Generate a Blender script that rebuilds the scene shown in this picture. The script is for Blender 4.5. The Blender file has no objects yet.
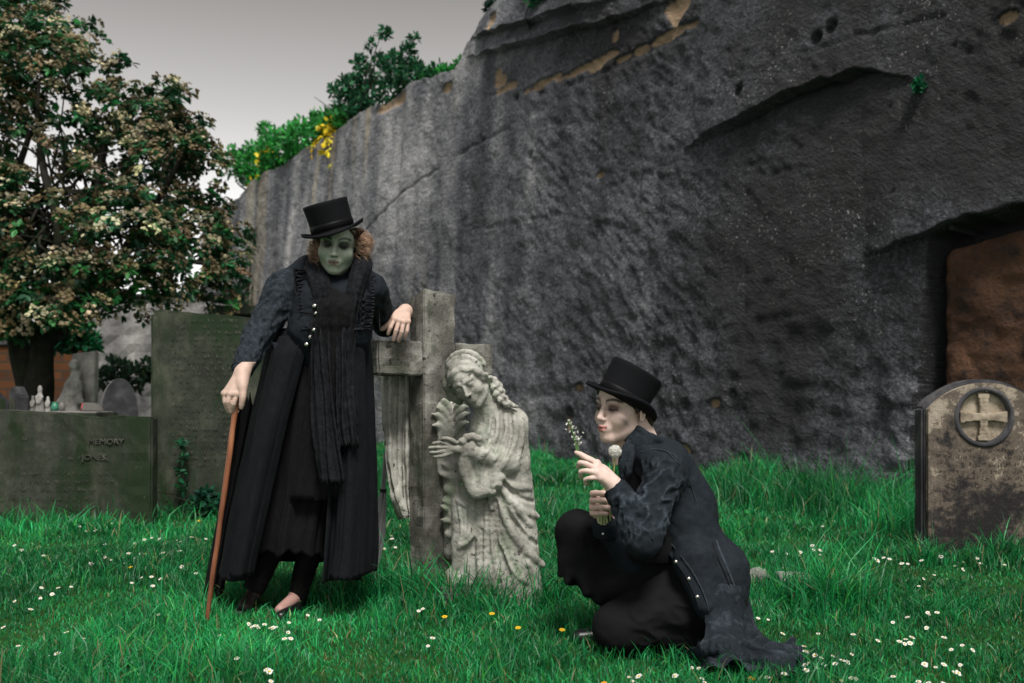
import bpy, bmesh, math, random
import numpy as np
import openvdb
from mathutils import Vector, Matrix

random.seed(7)
RNG = np.random.default_rng(7)
C = bpy.context.scene.collection
F_PX, CX, HY, CAM_Z = 996.0, 512.0, 395.0, 0.9


def at(px, py, Y):
    """a point of the place, read off the photograph at the distance Y from the camera"""
    return np.array([(px - CX) * Y / F_PX, Y, CAM_Z + (HY - py) * Y / F_PX])


def lin(r, g, b):
    f = lambda c: (c / 255 / 12.92) if c / 255 <= .04045 else ((c / 255 + .055) / 1.055) ** 2.4
    return (f(r), f(g), f(b), 1.0)


# ------------------------------------------------------------------ objects
def tag(o, label=None, cat=None, group=None, kind=None):
    if label: o['label'] = label
    if cat: o['category'] = cat
    if group: o['group'] = group
    if kind: o['kind'] = kind
    return o


def empty(name, loc, label, cat, group=None):
    o = bpy.data.objects.new(name, None)
    o.location = tuple(float(x) for x in loc)
    C.objects.link(o)
    return tag(o, label, cat, group)


def mk(name, V, F, m=None, parent=None, smooth=True, col=None, attr=None):
    """one mesh object; F a list of index arrays (each n x 3 or n x 4); col (nv,3|4) colours; V in world space"""
    V = np.asarray(V, np.float32)
    if isinstance(F, np.ndarray): F = [F]
    F = [np.asarray(f, np.int32) for f in F if len(f)]
    me = bpy.data.meshes.new(name)
    me.vertices.add(len(V)); me.vertices.foreach_set('co', V.ravel())
    loops = np.concatenate([f.ravel() for f in F])
    tot = np.concatenate([np.full(len(f), f.shape[1], np.int32) for f in F])
    start = np.concatenate([[0], np.cumsum(tot)[:-1]]).astype(np.int32)
    me.loops.add(len(loops)); me.loops.foreach_set('vertex_index', loops)
    me.polygons.add(len(tot)); me.polygons.foreach_set('loop_start', start)
    me.polygons.foreach_set('loop_total', tot)
    me.update(calc_edges=True)
    if smooth: me.polygons.foreach_set('use_smooth', np.ones(len(tot), bool))
    if col is not None:
        col = np.asarray(col, np.float32)
        if col.shape[1] == 3: col = np.c_[col, np.ones(len(col), np.float32)]
        a = me.color_attributes.new('tint', 'FLOAT_COLOR', 'POINT')
        a.data.foreach_set('color', col.astype(np.float32).ravel())
    if attr:
        for k, v in attr.items():
            a = me.attributes.new(k, 'FLOAT', 'POINT')
            a.data.foreach_set('value', np.asarray(v, np.float32))
    me.validate()
    if m: me.materials.append(m)
    o = bpy.data.objects.new(name, me)
    C.objects.link(o)
    if parent is not None:
        o.parent = parent
        o.matrix_parent_inverse = world_of(parent).inverted()
    return o


def world_of(o):
    M = Matrix.LocRotScale(o.location, o.rotation_euler, o.scale)
    if o.parent is not None:
        M = world_of(o.parent) @ o.matrix_parent_inverse @ M
    return M


class MB:
    """collects loose shapes into one mesh"""
    def __init__(s): s.V = []; s.F = []; s.n = 0; s.c = []
    def add(s, V, F, col=None):
        V = np.asarray(V, float)
        if isinstance(F, np.ndarray): F = [F]
        for f in F:
            if len(f): s.F.append(np.asarray(f) + s.n)
        s.V.append(V); s.n += len(V)
        if col is not None: s.c.append(np.tile(np.asarray(col, float)[:3], (len(V), 1)) if np.ndim(col) == 1 else np.asarray(col)[:, :3])
        return s
    def obj(s, name, m=None, parent=None, smooth=True):
        g = {}
        for f in s.F: g.setdefault(f.shape[1], []).append(f)
        return mk(name, np.concatenate(s.V), [np.concatenate(v) for v in g.values()], m, parent, smooth,
                  np.concatenate(s.c) if s.c else None)


def prism_bm(poly, y0, y1, bevel=0.0, seg=2):
    """outline (x,z) extruded from y0 to y1, bevelled; returns V,F via bmesh"""
    bm = bmesh.new()
    a = [bm.verts.new((x, y0, z)) for x, z in poly]
    f = bm.faces.new(a)
    r = bmesh.ops.extrude_face_region(bm, geom=[f])
    bmesh.ops.translate(bm, vec=(0, y1 - y0, 0), verts=[v for v in r['geom'] if isinstance(v, bmesh.types.BMVert)])
    bmesh.ops.recalc_face_normals(bm, faces=bm.faces)
    if bevel:
        bmesh.ops.bevel(bm, geom=list(bm.edges), offset=bevel, segments=seg, affect='EDGES', clamp_overlap=True)
    return bm


def bm_obj(name, bm, m, parent=None, M=None, smooth=False, cuts=0, rough=0.0, seed=0):
    if cuts:
        bmesh.ops.triangulate(bm, faces=[f for f in bm.faces if len(f.verts) > 4])
        for _ in range(cuts):
            bmesh.ops.subdivide_edges(bm, edges=[e for e in bm.edges if e.calc_length() > .03], cuts=1, use_grid_fill=True)
    if M is not None: bm.transform(M)
    if rough:
        P = np.array([v.co for v in bm.verts])
        bm.normal_update()
        d = fbm(P * 14, 3, seed) * rough
        for v, x in zip(bm.verts, d): v.co += v.normal * float(x)
    me = bpy.data.meshes.new(name); bm.to_mesh(me); bm.free()
    if smooth: me.polygons.foreach_set('use_smooth', np.ones(len(me.polygons), bool))
    me.materials.append(m)
    o = bpy.data.objects.new(name, me); C.objects.link(o)
    if parent is not None:
        o.parent = parent; o.matrix_parent_inverse = world_of(parent).inverted()
    return o


# ------------------------------------------------------------------ noise
def _h(i, j, k, s):
    n = (i.astype(np.int64) * 374761393 + j.astype(np.int64) * 668265263 + k.astype(np.int64) * 2147483647 + s * 974634777) & 0xffffffff
    n = ((n ^ (n >> 13)) * 1274126177) & 0xffffffff
    n = (n ^ (n >> 16)) & 0xffffff
    return n.astype(np.float32) / 0xffffff * 2 - 1


def noise(P, s=0):
    P = np.asarray(P, float)
    i = np.floor(P).astype(np.int64); f = P - i
    f = f * f * (3 - 2 * f)
    x, y, z = i[..., 0], i[..., 1], i[..., 2]; a, b, c = f[..., 0], f[..., 1], f[..., 2]
    L = lambda p, q, t: p + (q - p) * t
    return L(L(L(_h(x, y, z, s), _h(x + 1, y, z, s), a), L(_h(x, y + 1, z, s), _h(x + 1, y + 1, z, s), a), b),
             L(L(_h(x, y, z + 1, s), _h(x + 1, y, z + 1, s), a), L(_h(x, y + 1, z + 1, s), _h(x + 1, y + 1, z + 1, s), a), b), c)


def fbm(P, o=4, s=0):
    r = 0; a = 1.0; P = np.asarray(P, float)
    for k in range(o):
        r = r + a * noise(P * 2 ** k + 17.3 * k, s + k); a *= .5
    return r


def sstep(a, b, x):
    t = np.clip((x - a) / (b - a), 0, 1)
    return t * t * (3 - 2 * t)


# ------------------------------------------------------------------ solid modelling on a grid (blended shapes -> one surface)
BIG = 0.3


class Vol:
    def __init__(s, lo, hi, h):
        s.lo = np.array(lo, float); s.h = h
        s.n = np.ceil((np.array(hi) - s.lo) / h).astype(int) + 1
        s.D = np.full(s.n, BIG, np.float32)
    def win(s, lo, hi):
        a = np.clip(np.floor((np.asarray(lo) - s.lo) / s.h).astype(int), 0, s.n)
        b = np.clip(np.ceil((np.asarray(hi) - s.lo) / s.h).astype(int) + 1, 0, s.n)
        sl = tuple(slice(x, y) for x, y in zip(a, b))
        ax = [(s.lo[i] + s.h * np.arange(a[i], b[i])).astype(np.float32) for i in range(3)]
        return sl, ax[0][:, None, None], ax[1][None, :, None], ax[2][None, None, :]
    def put(s, sl, d, k, op='u'):
        A = s.D[sl]
        if op == 'u':
            h = np.maximum(k - np.abs(A - d), 0) / k
            s.D[sl] = np.minimum(A, d) - h * h * k * .25
        elif op == 's':
            d = -d; h = np.maximum(k - np.abs(A - d), 0) / k
            s.D[sl] = np.maximum(A, d) + h * h * k * .25
        elif op == 'i':
            s.D[sl] = np.maximum(A, d)
    def cap(s, a, b, ra, rb=None, k=.012, op='u'):
        rb = ra if rb is None else rb
        a = np.asarray(a, float); b = np.asarray(b, float); r = max(ra, rb) + k + 2 * s.h
        sl, X, Y, Z = s.win(np.minimum(a, b) - r, np.maximum(a, b) + r)
        if 0 in s.D[sl].shape: return s
        d = b - a; L = float(d @ d) + 1e-12
        t = np.clip(((X - a[0]) * d[0] + (Y - a[1]) * d[1] + (Z - a[2]) * d[2]) / L, 0, 1).astype(np.float32)
        q = np.sqrt((X - a[0] - t * d[0]) ** 2 + (Y - a[1] - t * d[1]) ** 2 + (Z - a[2] - t * d[2]) ** 2) - (ra + (rb - ra) * t)
        s.put(sl, q.astype(np.float32), k, op); return s
    def path(s, P, r, k=.012, op='u', n=None):
        """a tube along control points, smoothed; r a number or one per point"""
        P = np.asarray(P, float); r = np.broadcast_to(np.asarray(r, float), (len(P),))
        if n and len(P) > 2:
            P, r = spline(np.c_[P, r], n)
        for i in range(len(P) - 1): s.cap(P[i], P[i + 1], r[i], r[i + 1], k, op)
        return s
    def ell(s, c, r, R=None, k=.012, op='u'):
        c = np.asarray(c, float); r = np.broadcast_to(np.asarray(r, float), (3,))
        m = (r if R is None else np.abs(R) @ r) + k + 2 * s.h
        if R is not None: m = np.full(3, r.max() + k + 2 * s.h)
        sl, X, Y, Z = s.win(c - m, c + m)
        if 0 in s.D[sl].shape: return s
        x, y, z = X - c[0], Y - c[1], Z - c[2]
        if R is not None:
            R = np.asarray(R)
            x, y, z = (x * R[0, 0] + y * R[1, 0] + z * R[2, 0]), (x * R[0, 1] + y * R[1, 1] + z * R[2, 1]), (x * R[0, 2] + y * R[1, 2] + z * R[2, 2])
        k0 = np.sqrt((x / r[0]) ** 2 + (y / r[1]) ** 2 + (z / r[2]) ** 2)
        k1 = np.sqrt((x / r[0] ** 2) ** 2 + (y / r[1] ** 2) ** 2 + (z / r[2] ** 2) ** 2) + 1e-6
        s.put(sl, (k0 * (k0 - 1) / k1).astype(np.float32), k, op); return s
    def box(s, c, r, R=None, k=.006, rd=.004, op='u'):
        c = np.asarray(c, float); r = np.asarray(r, float)
        m = np.full(3, np.linalg.norm(r) + k + 2 * s.h)
        sl, X, Y, Z = s.win(c - m, c + m)
        if 0 in s.D[sl].shape: return s
        x, y, z = X - c[0], Y - c[1], Z - c[2]
        if R is not None:
            R = np.asarray(R)
            x, y, z = (x * R[0, 0] + y * R[1, 0] + z * R[2, 0]), (x * R[0, 1] + y * R[1, 1] + z * R[2, 1]), (x * R[0, 2] + y * R[1, 2] + z * R[2, 2])
        a, b, e = np.abs(x) - r[0] + rd, np.abs(y) - r[1] + rd, np.abs(z) - r[2] + rd
        o = np.sqrt(np.maximum(a, 0) ** 2 + np.maximum(b, 0) ** 2 + np.maximum(e, 0) ** 2) + np.minimum(np.maximum(np.maximum(a, b), e), 0) - rd
        s.put(sl, o.astype(np.float32), k, op); return s
    def cut(s, n, p):
        """keep what lies on the side n points away from"""
        n = np.asarray(n, float); n = n / np.linalg.norm(n)
        sl, X, Y, Z = s.win(s.lo, s.lo + s.n * s.h)
        s.put(sl, ((X - p[0]) * n[0] + (Y - p[1]) * n[1] + (Z - p[2]) * n[2]).astype(np.float32), .01, 'i'); return s
    def field(s):
        sl, X, Y, Z = s.win(s.lo, s.lo + s.n * s.h)
        return X, Y, Z
    def mesh(s):
        g = openvdb.FloatGrid(BIG)
        g.copyFromArray(np.ascontiguousarray(s.D))
        p, q = g.convertToQuads(0.0)
        return np.asarray(p, float) * s.h + s.lo, np.asarray(q, np.int32)[:, ::-1] if False else np.asarray(q, np.int32)


def spline(P, n):
    """Catmull-Rom through rows of P (last column a radius), n samples a span"""
    P = np.asarray(P, float); Q = np.vstack([2 * P[0] - P[1], P, 2 * P[-1] - P[-2]]); out = []
    for i in range(1, len(Q) - 2):
        for t in np.linspace(0, 1, n, endpoint=False):
            a, b, c, d = Q[i - 1:i + 3]
            out.append(.5 * (2 * b + (c - a) * t + (2 * a - 5 * b + 4 * c - d) * t * t + (3 * b - a - 3 * c + d) * t ** 3))
    out.append(P[-1]); out = np.array(out)
    return out[:, :3], np.maximum(out[:, 3], 1e-4)


def cspline(P, n):
    P = np.asarray(P, float)
    return spline(np.c_[P, np.ones(len(P))], n)[0]


def normals(V, F):
    N = np.zeros_like(V)
    a, b, c = V[F[:, 0]], V[F[:, 1]], V[F[:, 2]]
    n = np.cross(b - a, c - a)
    for i in range(F.shape[1]): np.add.at(N, F[:, i], n)
    return N / (np.linalg.norm(N, axis=1, keepdims=True) + 1e-12)


def tube(P, r, m=8, flat=1.0, closed=True):
    """V,F of a tube along P"""
    P = np.asarray(P, float); n = len(P); r = np.broadcast_to(np.asarray(r, float), (n,))
    T = np.gradient(P, axis=0); T /= np.linalg.norm(T, axis=1, keepdims=True) + 1e-12
    up = np.array([0, 0, 1.0]) if abs(T[0][2]) < .9 else np.array([1.0, 0, 0])
    V = []; u = np.cross(T[0], up); u /= np.linalg.norm(u)
    for i in range(n):
        u = u - T[i] * (u @ T[i]); u /= np.linalg.norm(u) + 1e-12; w = np.cross(T[i], u)
        a = np.linspace(0, 2 * np.pi, m, endpoint=False)
        V.append(P[i] + r[i] * (np.cos(a)[:, None] * u + flat * np.sin(a)[:, None] * w))
    V = np.concatenate(V); i = np.arange(n - 1)[:, None] * m; j = np.arange(m)[None]
    F = np.stack([i + j, i + (j + 1) % m, i + m + (j + 1) % m, i + m + j], -1).reshape(-1, 4)
    if closed:
        V = np.vstack([V, P[0], P[-1]]); k = len(V); j = np.arange(m)
        t = np.concatenate([np.stack([np.full(m, k - 2), (j + 1) % m, j], -1), np.stack([np.full(m, k - 1), (n - 1) * m + j, (n - 1) * m + (j + 1) % m], -1)])
        return V, [F, t]
    return V, [F]


def sheet(G):
    """V,F of a grid of points G (a,b,3)"""
    a, b = G.shape[:2]; I = np.arange(a * b).reshape(a, b)
    return G.reshape(-1, 3), np.stack([I[:-1, :-1], I[1:, :-1], I[1:, 1:], I[:-1, 1:]], -1).reshape(-1, 4)


def thick(V, F, t):
    """a sheet given thickness t (towards its back), rim closed"""
    N = normals(V, F); n = len(V)
    V2 = np.vstack([V, V - N * t])
    e = np.concatenate([F[:, [i, (i + 1) % 4]] for i in range(4)])
    k = {}
    for x, y in e: k[(min(x, y), max(x, y))] = k.get((min(x, y), max(x, y)), 0) + 1
    b = np.array([(x, y) for x, y in e if k[(min(x, y), max(x, y))] == 1])
    rim = np.stack([b[:, 1], b[:, 0], b[:, 0] + n, b[:, 1] + n], -1)
    return V2, np.concatenate([F, F[:, ::-1] + n, rim])


def rots(n, zaxis=None, spin=None, rng=RNG):
    """n rotation matrices whose z axis points along zaxis, with random spin"""
    z = np.asarray(zaxis, float); z = z / (np.linalg.norm(z, axis=1, keepdims=True) + 1e-9)
    a = rng.uniform(0, 2 * np.pi, n) if spin is None else spin
    t = np.where(np.abs(z[:, 2:3]) < .9, np.array([[0, 0, 1.0]]), np.array([[1.0, 0, 0]]))
    x = np.cross(t, z); x /= np.linalg.norm(x, axis=1, keepdims=True); y = np.cross(z, x)
    c, s_ = np.cos(a)[:, None], np.sin(a)[:, None]
    return np.stack([c * x + s_ * y, -s_ * x + c * y, z], -1)


def scatter(V, F, pos, R, sc):
    n = len(pos); V = np.asarray(V, float); sc = np.broadcast_to(np.asarray(sc, float), (n,))
    W = np.einsum('nij,vj->nvi', R, V) * sc[:, None, None] + np.asarray(pos)[:, None]
    if isinstance(F, np.ndarray): F = [F]
    off = (np.arange(n) * len(V))[:, None, None]
    return W.reshape(-1, 3), [(f[None] + off).reshape(-1, f.shape[1]) for f in F]


def Rm(x=0, y=0, z=0):
    """degrees, X then Y then Z"""
    return np.array(Matrix.Rotation(math.radians(z), 3, 'Z') @ Matrix.Rotation(math.radians(y), 3, 'Y') @ Matrix.Rotation(math.radians(x), 3, 'X'))


# ------------------------------------------------------------------ materials
class NT:
    def __init__(s, name):
        s.m = bpy.data.materials.new(name); s.m.use_nodes = True
        s.t = s.m.node_tree; s.t.nodes.clear()
        s.out = s.n('ShaderNodeOutputMaterial')
    def n(s, typ, inp=None, **kw):
        o = s.t.nodes.new(typ)
        for k, v in kw.items(): setattr(o, k, v)
        for k, v in (inp or {}).items():
            if hasattr(v, 'is_output') or isinstance(v, bpy.types.NodeSocket): s.t.links.new(v, o.inputs[k])
            else: o.inputs[k].default_value = v
        return o
    def co(s): return s.n('ShaderNodeTexCoord').outputs['Object']
    def noise(s, scale, detail=4, rough=.55, co=None, st=None):
        co = s.co() if co is None else co
        if st: co = s.n('ShaderNodeMapping', {'Vector': co, 'Scale': st}).outputs[0]
        return s.n('ShaderNodeTexNoise', {'Vector': co, 'Scale': scale, 'Detail': detail, 'Roughness': rough}).outputs['Fac']
    def ramp(s, fac, stops):
        r = s.n('ShaderNodeValToRGB', {'Fac': fac}); e = r.color_ramp.elements
        while len(e) < len(stops): e.new(.5)
        for x, (p, c) in zip(e, stops):
            x.position = p; x.color = (tuple(c) + (1,))[:4] if not np.isscalar(c) else (c, c, c, 1)
        return r.outputs['Color']
    def mix(s, f, a, b, mode='MIX'):
        o = s.n('ShaderNodeMix', data_type='RGBA', blend_type=mode)
        for i, v in ((0, f), (6, a), (7, b)):
            if isinstance(v, bpy.types.NodeSocket): s.t.links.new(v, o.inputs[i])
            else: o.inputs[i].default_value = (tuple(v) + (1,)) if isinstance(v, tuple) and len(v) == 3 else v
        return o.outputs[2]
    def math(s, op, a, b=0.0):
        o = s.n('ShaderNodeMath', operation=op)
        for i, v in ((0, a), (1, b)):
            if isinstance(v, bpy.types.NodeSocket): s.t.links.new(v, o.inputs[i])
            else: o.inputs[i].default_value = v
        return o.outputs[0]
    def bump(s, h, dist=.01, st=.6, nrm=None):
        i = {'Height': h, 'Distance': dist, 'Strength': st}
        if nrm is not None: i['Normal'] = nrm
        return s.n('ShaderNodeBump', i).outputs[0]
    def attr(s, name): return s.n('ShaderNodeAttribute', attribute_name=name)
    def bsdf(s, col, rough=.8, nrm=None, spec=.3, **kw):
        if isinstance(col, tuple) and len(col) == 3: col = col + (1,)
        i = {'Base Color': col, 'Roughness': rough, 'Specular IOR Level': spec}
        if nrm is not None: i['Normal'] = nrm
        i.update(kw)
        b = s.n('ShaderNodeBsdfPrincipled', i)
        s.t.links.new(b.outputs[0], s.out.inputs[0]); s.b = b
        return s.m


def m_plain(name, c, rough=.6, spec=.3, bs=0, bd=.002, var=.25):
    t = NT(name); n = t.noise(bs or 30, 3)
    col = t.mix(n, tuple(x * (1 - var) for x in c[:3]) + (1,), tuple(min(1, x * (1 + var)) for x in c[:3]) + (1,))
    return t.bsdf(col, rough, t.bump(n, bd) if bs else None, spec)


def m_stone(name, dark, mid, light, s=5, moss=None, mossf=.5, bump=.006, streak=True, lichen=None, lf=.64, rough=.9):
    t = NT(name); co = t.co()
    a = t.noise(s, 6, .62, co); b = t.noise(s * .6, 4, .6, co, (1, 1, .18) if streak else None); f = t.noise(s * 14, 4, .7, co)
    mx = t.math('ADD', t.math('MULTIPLY', a, .5), t.math('ADD', t.math('MULTIPLY', b, .35), t.math('MULTIPLY', f, .15)))
    col = t.ramp(mx, [(.36, dark), (.5, mid), (.64, light)])
    if moss:
        g = t.noise(s * .8, 5, .65, t.n('ShaderNodeMapping', {'Vector': co, 'Location': (3.1, 7.7, 1.3), 'Scale': (1, 1, .35)}).outputs[0])
        col = t.mix(t.ramp(g, [(mossf - .07, 0.0), (mossf + .09, 1.0)]), col, moss)
    if lichen:
        g = t.noise(s * 4.5, 5, .7, t.n('ShaderNodeMapping', {'Vector': co, 'Location': (9, 2, 5)}).outputs[0])
        col = t.mix(t.ramp(g, [(lf - .02, 0.0), (lf + .03, 1.0)]), col, lichen)
    h = t.math('ADD', t.math('MULTIPLY', a, .8), t.math('MULTIPLY', f, .5))
    return t.bsdf(col, rough, t.bump(h, bump, .8), .2)


def m_leaf(name, var=.35, trans=.35, rough=.5):
    """colour from the mesh's own tint"""
    t = NT(name); a = t.attr('tint')
    p = t.n('ShaderNodeBsdfPrincipled', {'Base Color': a.outputs['Color'], 'Roughness': rough, 'Specular IOR Level': .3})
    q = t.n('ShaderNodeBsdfTranslucent', {'Color': a.outputs['Color']})
    x = t.n('ShaderNodeMixShader', {0: trans, 1: p.outputs[0], 2: q.outputs[0]})
    t.t.links.new(x.outputs[0], t.out.inputs[0]); return t.m


def m_tint(name, rough=.6, spec=.3, bs=0, bd=.002, sss=0):
    t = NT(name); a = t.attr('tint').outputs['Color']
    kw = {'Subsurface Weight': sss, 'Subsurface Radius': (1, .35, .2), 'Subsurface Scale': .006} if sss else {}
    return t.bsdf(a, rough, t.bump(t.noise(bs, 3), bd, .5) if bs else None, spec, **kw)
# ================================================================== camera, sky, sun
cam = bpy.data.cameras.new('camera'); cam_o = bpy.data.objects.new('camera', cam); C.objects.link(cam_o)
S = bpy.context.scene; S.camera = cam_o
cam.sensor_width = 36; cam.lens = F_PX / 1024 * 36; cam.shift_y = (HY - 341.5) / 1024
cam_o.location = (0, 0, CAM_Z); cam_o.rotation_euler = (math.radians(90), 0, 0)
cam.clip_end = 400; cam.clip_start = .05
cam.dof.use_dof = True; cam.dof.focus_distance = 3.95; cam.dof.aperture_fstop = 3.4; cam.dof.aperture_blades = 0
S.view_settings.view_transform = 'Standard'; S.view_settings.look = 'None'; S.view_settings.gamma = 1
S.view_settings.exposure = 0.45
S.render.engine = 'CYCLES'; S.cycles.use_denoising = True; S.cycles.max_bounces = 6
S.cycles.diffuse_bounces = 3; S.cycles.transmission_bounces = 3; S.cycles.glossy_bounces = 2

SUN_EL, SUN_AZ = 58.0, 165.0           # elevation; azimuth clockwise from the view direction (+Y)
w = bpy.data.worlds.new('World'); S.world = w; w.use_nodes = True
nt = w.node_tree; nt.nodes.clear()
sky = nt.nodes.new('ShaderNodeTexSky'); sky.sky_type = 'NISHITA'; sky.sun_disc = False
sky.sun_elevation = math.radians(SUN_EL); sky.sun_rotation = math.radians(SUN_AZ)
sky.air_density = 1.0; sky.dust_density = 1.0; sky.ozone_density = 1.0
hs = nt.nodes.new('ShaderNodeHueSaturation'); hs.inputs['Saturation'].default_value = .10
nt.links.new(sky.outputs[0], hs.inputs['Color'])
mx = nt.nodes.new('ShaderNodeMix'); mx.data_type = 'RGBA'; mx.blend_type = 'MULTIPLY'; mx.inputs[0].default_value = 1
nt.links.new(hs.outputs[0], mx.inputs[6])
tc = nt.nodes.new('ShaderNodeTexCoord'); sx = nt.nodes.new('ShaderNodeSeparateXYZ'); nt.links.new(tc.outputs['Generated'], sx.inputs[0])
cr = nt.nodes.new('ShaderNodeValToRGB'); nt.links.new(sx.outputs['Z'], cr.inputs[0])
for e_, (p_, c_) in zip((cr.color_ramp.elements[0], cr.color_ramp.elements[1], cr.color_ramp.elements.new(.27), cr.color_ramp.elements.new(.37)), ((.14, (1.7, 1.66, 1.60, 1)), (.6, (.58, .55, .52, 1)), (.27, (1.10, 1.05, .99, 1)), (.37, (.74, .69, .64, 1)))):
    e_.position = p_; e_.color = c_
nt.links.new(cr.outputs[0], mx.inputs[7])
bg = nt.nodes.new('ShaderNodeBackground'); bg.inputs[1].default_value = .09
nt.links.new(mx.outputs[2], bg.inputs[0])
wo = nt.nodes.new('ShaderNodeOutputWorld'); nt.links.new(bg.outputs[0], wo.inputs[0])
sl = bpy.data.lights.new('sun', 'SUN'); sl.energy = 3.4; sl.angle = math.radians(16); sl.color = (1, .96, .9)
so = bpy.data.objects.new('sun', sl); C.objects.link(so)
so.rotation_euler = (math.radians(90 - SUN_EL), 0, math.radians(180 - SUN_AZ))

# ================================================================== ground
def gz(x, y):
    x = np.asarray(x, float); y = np.asarray(y, float)
    P = np.stack([x * .9, y * .9, 0 * x], -1)
    return .018 * fbm(P, 2, 3) * np.exp(-np.maximum(y - 12, 0) / 20)

t = NT('soil_and_turf'); n1 = t.noise(3, 5); n2 = t.noise(40, 4)
t.bsdf(t.mix(n2, t.ramp(n1, [(.35, (.012, .05, .014, 1)), (.65, (.03, .10, .02, 1))]), (.02, .05, .012, 1)), .95, t.bump(n2, .02, .8), .1)
M_SOIL = t.m
gx = np.concatenate([np.linspace(-90, -12, 20), np.linspace(-11.5, 11.5, 140), np.linspace(12, 90, 20)])
gy = np.concatenate([np.linspace(-30, 1.5, 20), np.linspace(1.6, 14, 120), np.linspace(15, 160, 40)])
X, Y = np.meshgrid(gx, gy, indexing='ij')
V, Fq = sheet(np.stack([X, Y, gz(X, Y)], -1))
tag(mk('ground', V, Fq, M_SOIL), kind='structure')

# ================================================================== quarried rock face
B0 = np.array([3.65, 8.5, 0.0]); WD = np.array([-.528, .849, 0.0]); WN = np.array([-.849, -.528, 0.0])
WV = np.array([0, 0, 1.0]) - WN * .05           # the face leans back a little as it rises
def wall_uv(px, py):
    r = at(px, py, 1.0) - np.array([0, 0, CAM_Z]); o = np.array([0, 0, CAM_Z])
    s_ = np.linalg.solve(np.array([WD, WV, -r]).T, o - B0)
    return s_[0], s_[1]
def wall_pt(u, v, d=0.0):
    return B0 + np.multiply.outer(u, WD) + np.multiply.outer(v, WV) + np.multiply.outer(d, WN)
UV = lambda *p: np.array([wall_uv(*q) for q in p])

YE = 8.5 + .849 * 25; NU = 860
u = (np.exp(np.linspace(math.log(8.5 - .849 * 4), math.log(YE), NU)) - 8.5) / .849
topc = UV((222, 208), (240, 196), (262, 178), (300, 152), (340, 126), (400, 92), (440, 74), (459, 64), (466, 46), (480, 30), (497, 8), (512, -12), (540, -40))
o_ = np.argsort(topc[:, 0]); top = np.interp(u, topc[o_, 0], topc[o_, 1])
top = np.minimum(np.where(u < topc[:, 0].min(), 9.0, top), 9.0)
top += .10 * fbm(np.stack([u * 1.6, 0 * u, 0 * u], -1), 4, 5) * (u > 4) + 0
NVr = 330
sv = np.linspace(0, 1, NVr) ** 1.0
U, Vv = u[:, None] + 0 * sv[None], sv[None] * top[:, None] - .15 * (1 - sv[None])
def along(pts, wob=.03):
    P = UV(*pts); P = P[np.argsort(P[:, 0])]; line = np.interp(u, P[:, 0], P[:, 1]) + wob * fbm(np.stack([u * 5, 0 * u, 0 * u], -1), 3, 21)
    return line, P[0, 0], P[-1, 0]
LEDGES = [along(((684, 154), (724, 129), (760, 112), (800, 92), (835, 80), (862, 73), (895, 74), (925, 84))), along(((463, 58), (520, 45), (600, 24), (690, -6))), along(((858, 262), (880, 252), (905, 243), (932, 232), (980, 215), (1040, 198)))]
LROW = []
for line, a, b in LEDGES:                          # one row of the sheet runs along each ledge's lip
    m_ = (u > a) & (u < b); LROW.append(int(np.median((line[m_] + .15) / (top[m_] + .15)) * (NVr - 1)))
for i in range(NU):
    kn = [(0, Vv[i, 0]), (NVr - 1, Vv[i, -1])]
    for (line, a, b), j in zip(LEDGES, LROW):
        w_ = float(sstep(a - .7, a - .02, u[i]) * sstep(b + .7, b + .02, u[i]))
        if w_ > 0: kn.append((j, w_ * line[i] + (1 - w_) * Vv[i, j]))
    if len(kn) > 2:
        kn = sorted(kn); 
        if all(p_[1] < q_[1] for p_, q_ in zip(kn, kn[1:])): Vv[i] = np.interp(np.arange(NVr), [p_[0] for p_ in kn], [p_[1] for p_ in kn])
for (line, a, b), j in zip(LEDGES, LROW):
    m_ = (u > a) & (u < b); Vv[m_, j] = line[m_] + .004; Vv[m_, j - 1] = line[m_] - .004
W3 = np.stack([U, Vv, 0 * U], -1)
disp = .09 * fbm(W3 * .30, 2, 11) + .022 * fbm(W3 * 1.3, 4, 12) + .013 * fbm(W3 * 6, 5, 13)
# slanting pick marks left by the quarrymen
ca, sa = math.cos(math.radians(-38)), math.sin(math.radians(-38))
A_, B_ = U * ca - Vv * sa, U * sa + Vv * ca
pick = fbm(np.stack([A_ * 6, B_ * 20, 0 * U], -1), 3, 14)
pmask = np.clip(fbm(W3 * .5, 2, 15) + .55, 0, 1) * (1 - .6 * sstep(6, 14, U))
disp += .020 * np.minimum(pick, .30) * pmask
rough_low = sstep(2.6, .8, Vv) * sstep(9, 4, U)          # coarser broken face near the foot
disp += .030 * rough_low * (fbm(W3 * np.array([4.2, 5.5, 1]), 4, 16))
# vertical weathering flutes on the far part
disp += .022 * sstep(6, 11, U) * fbm(np.stack([U * 3.2, Vv * .35, 0 * U], -1), 3, 17)

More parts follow.
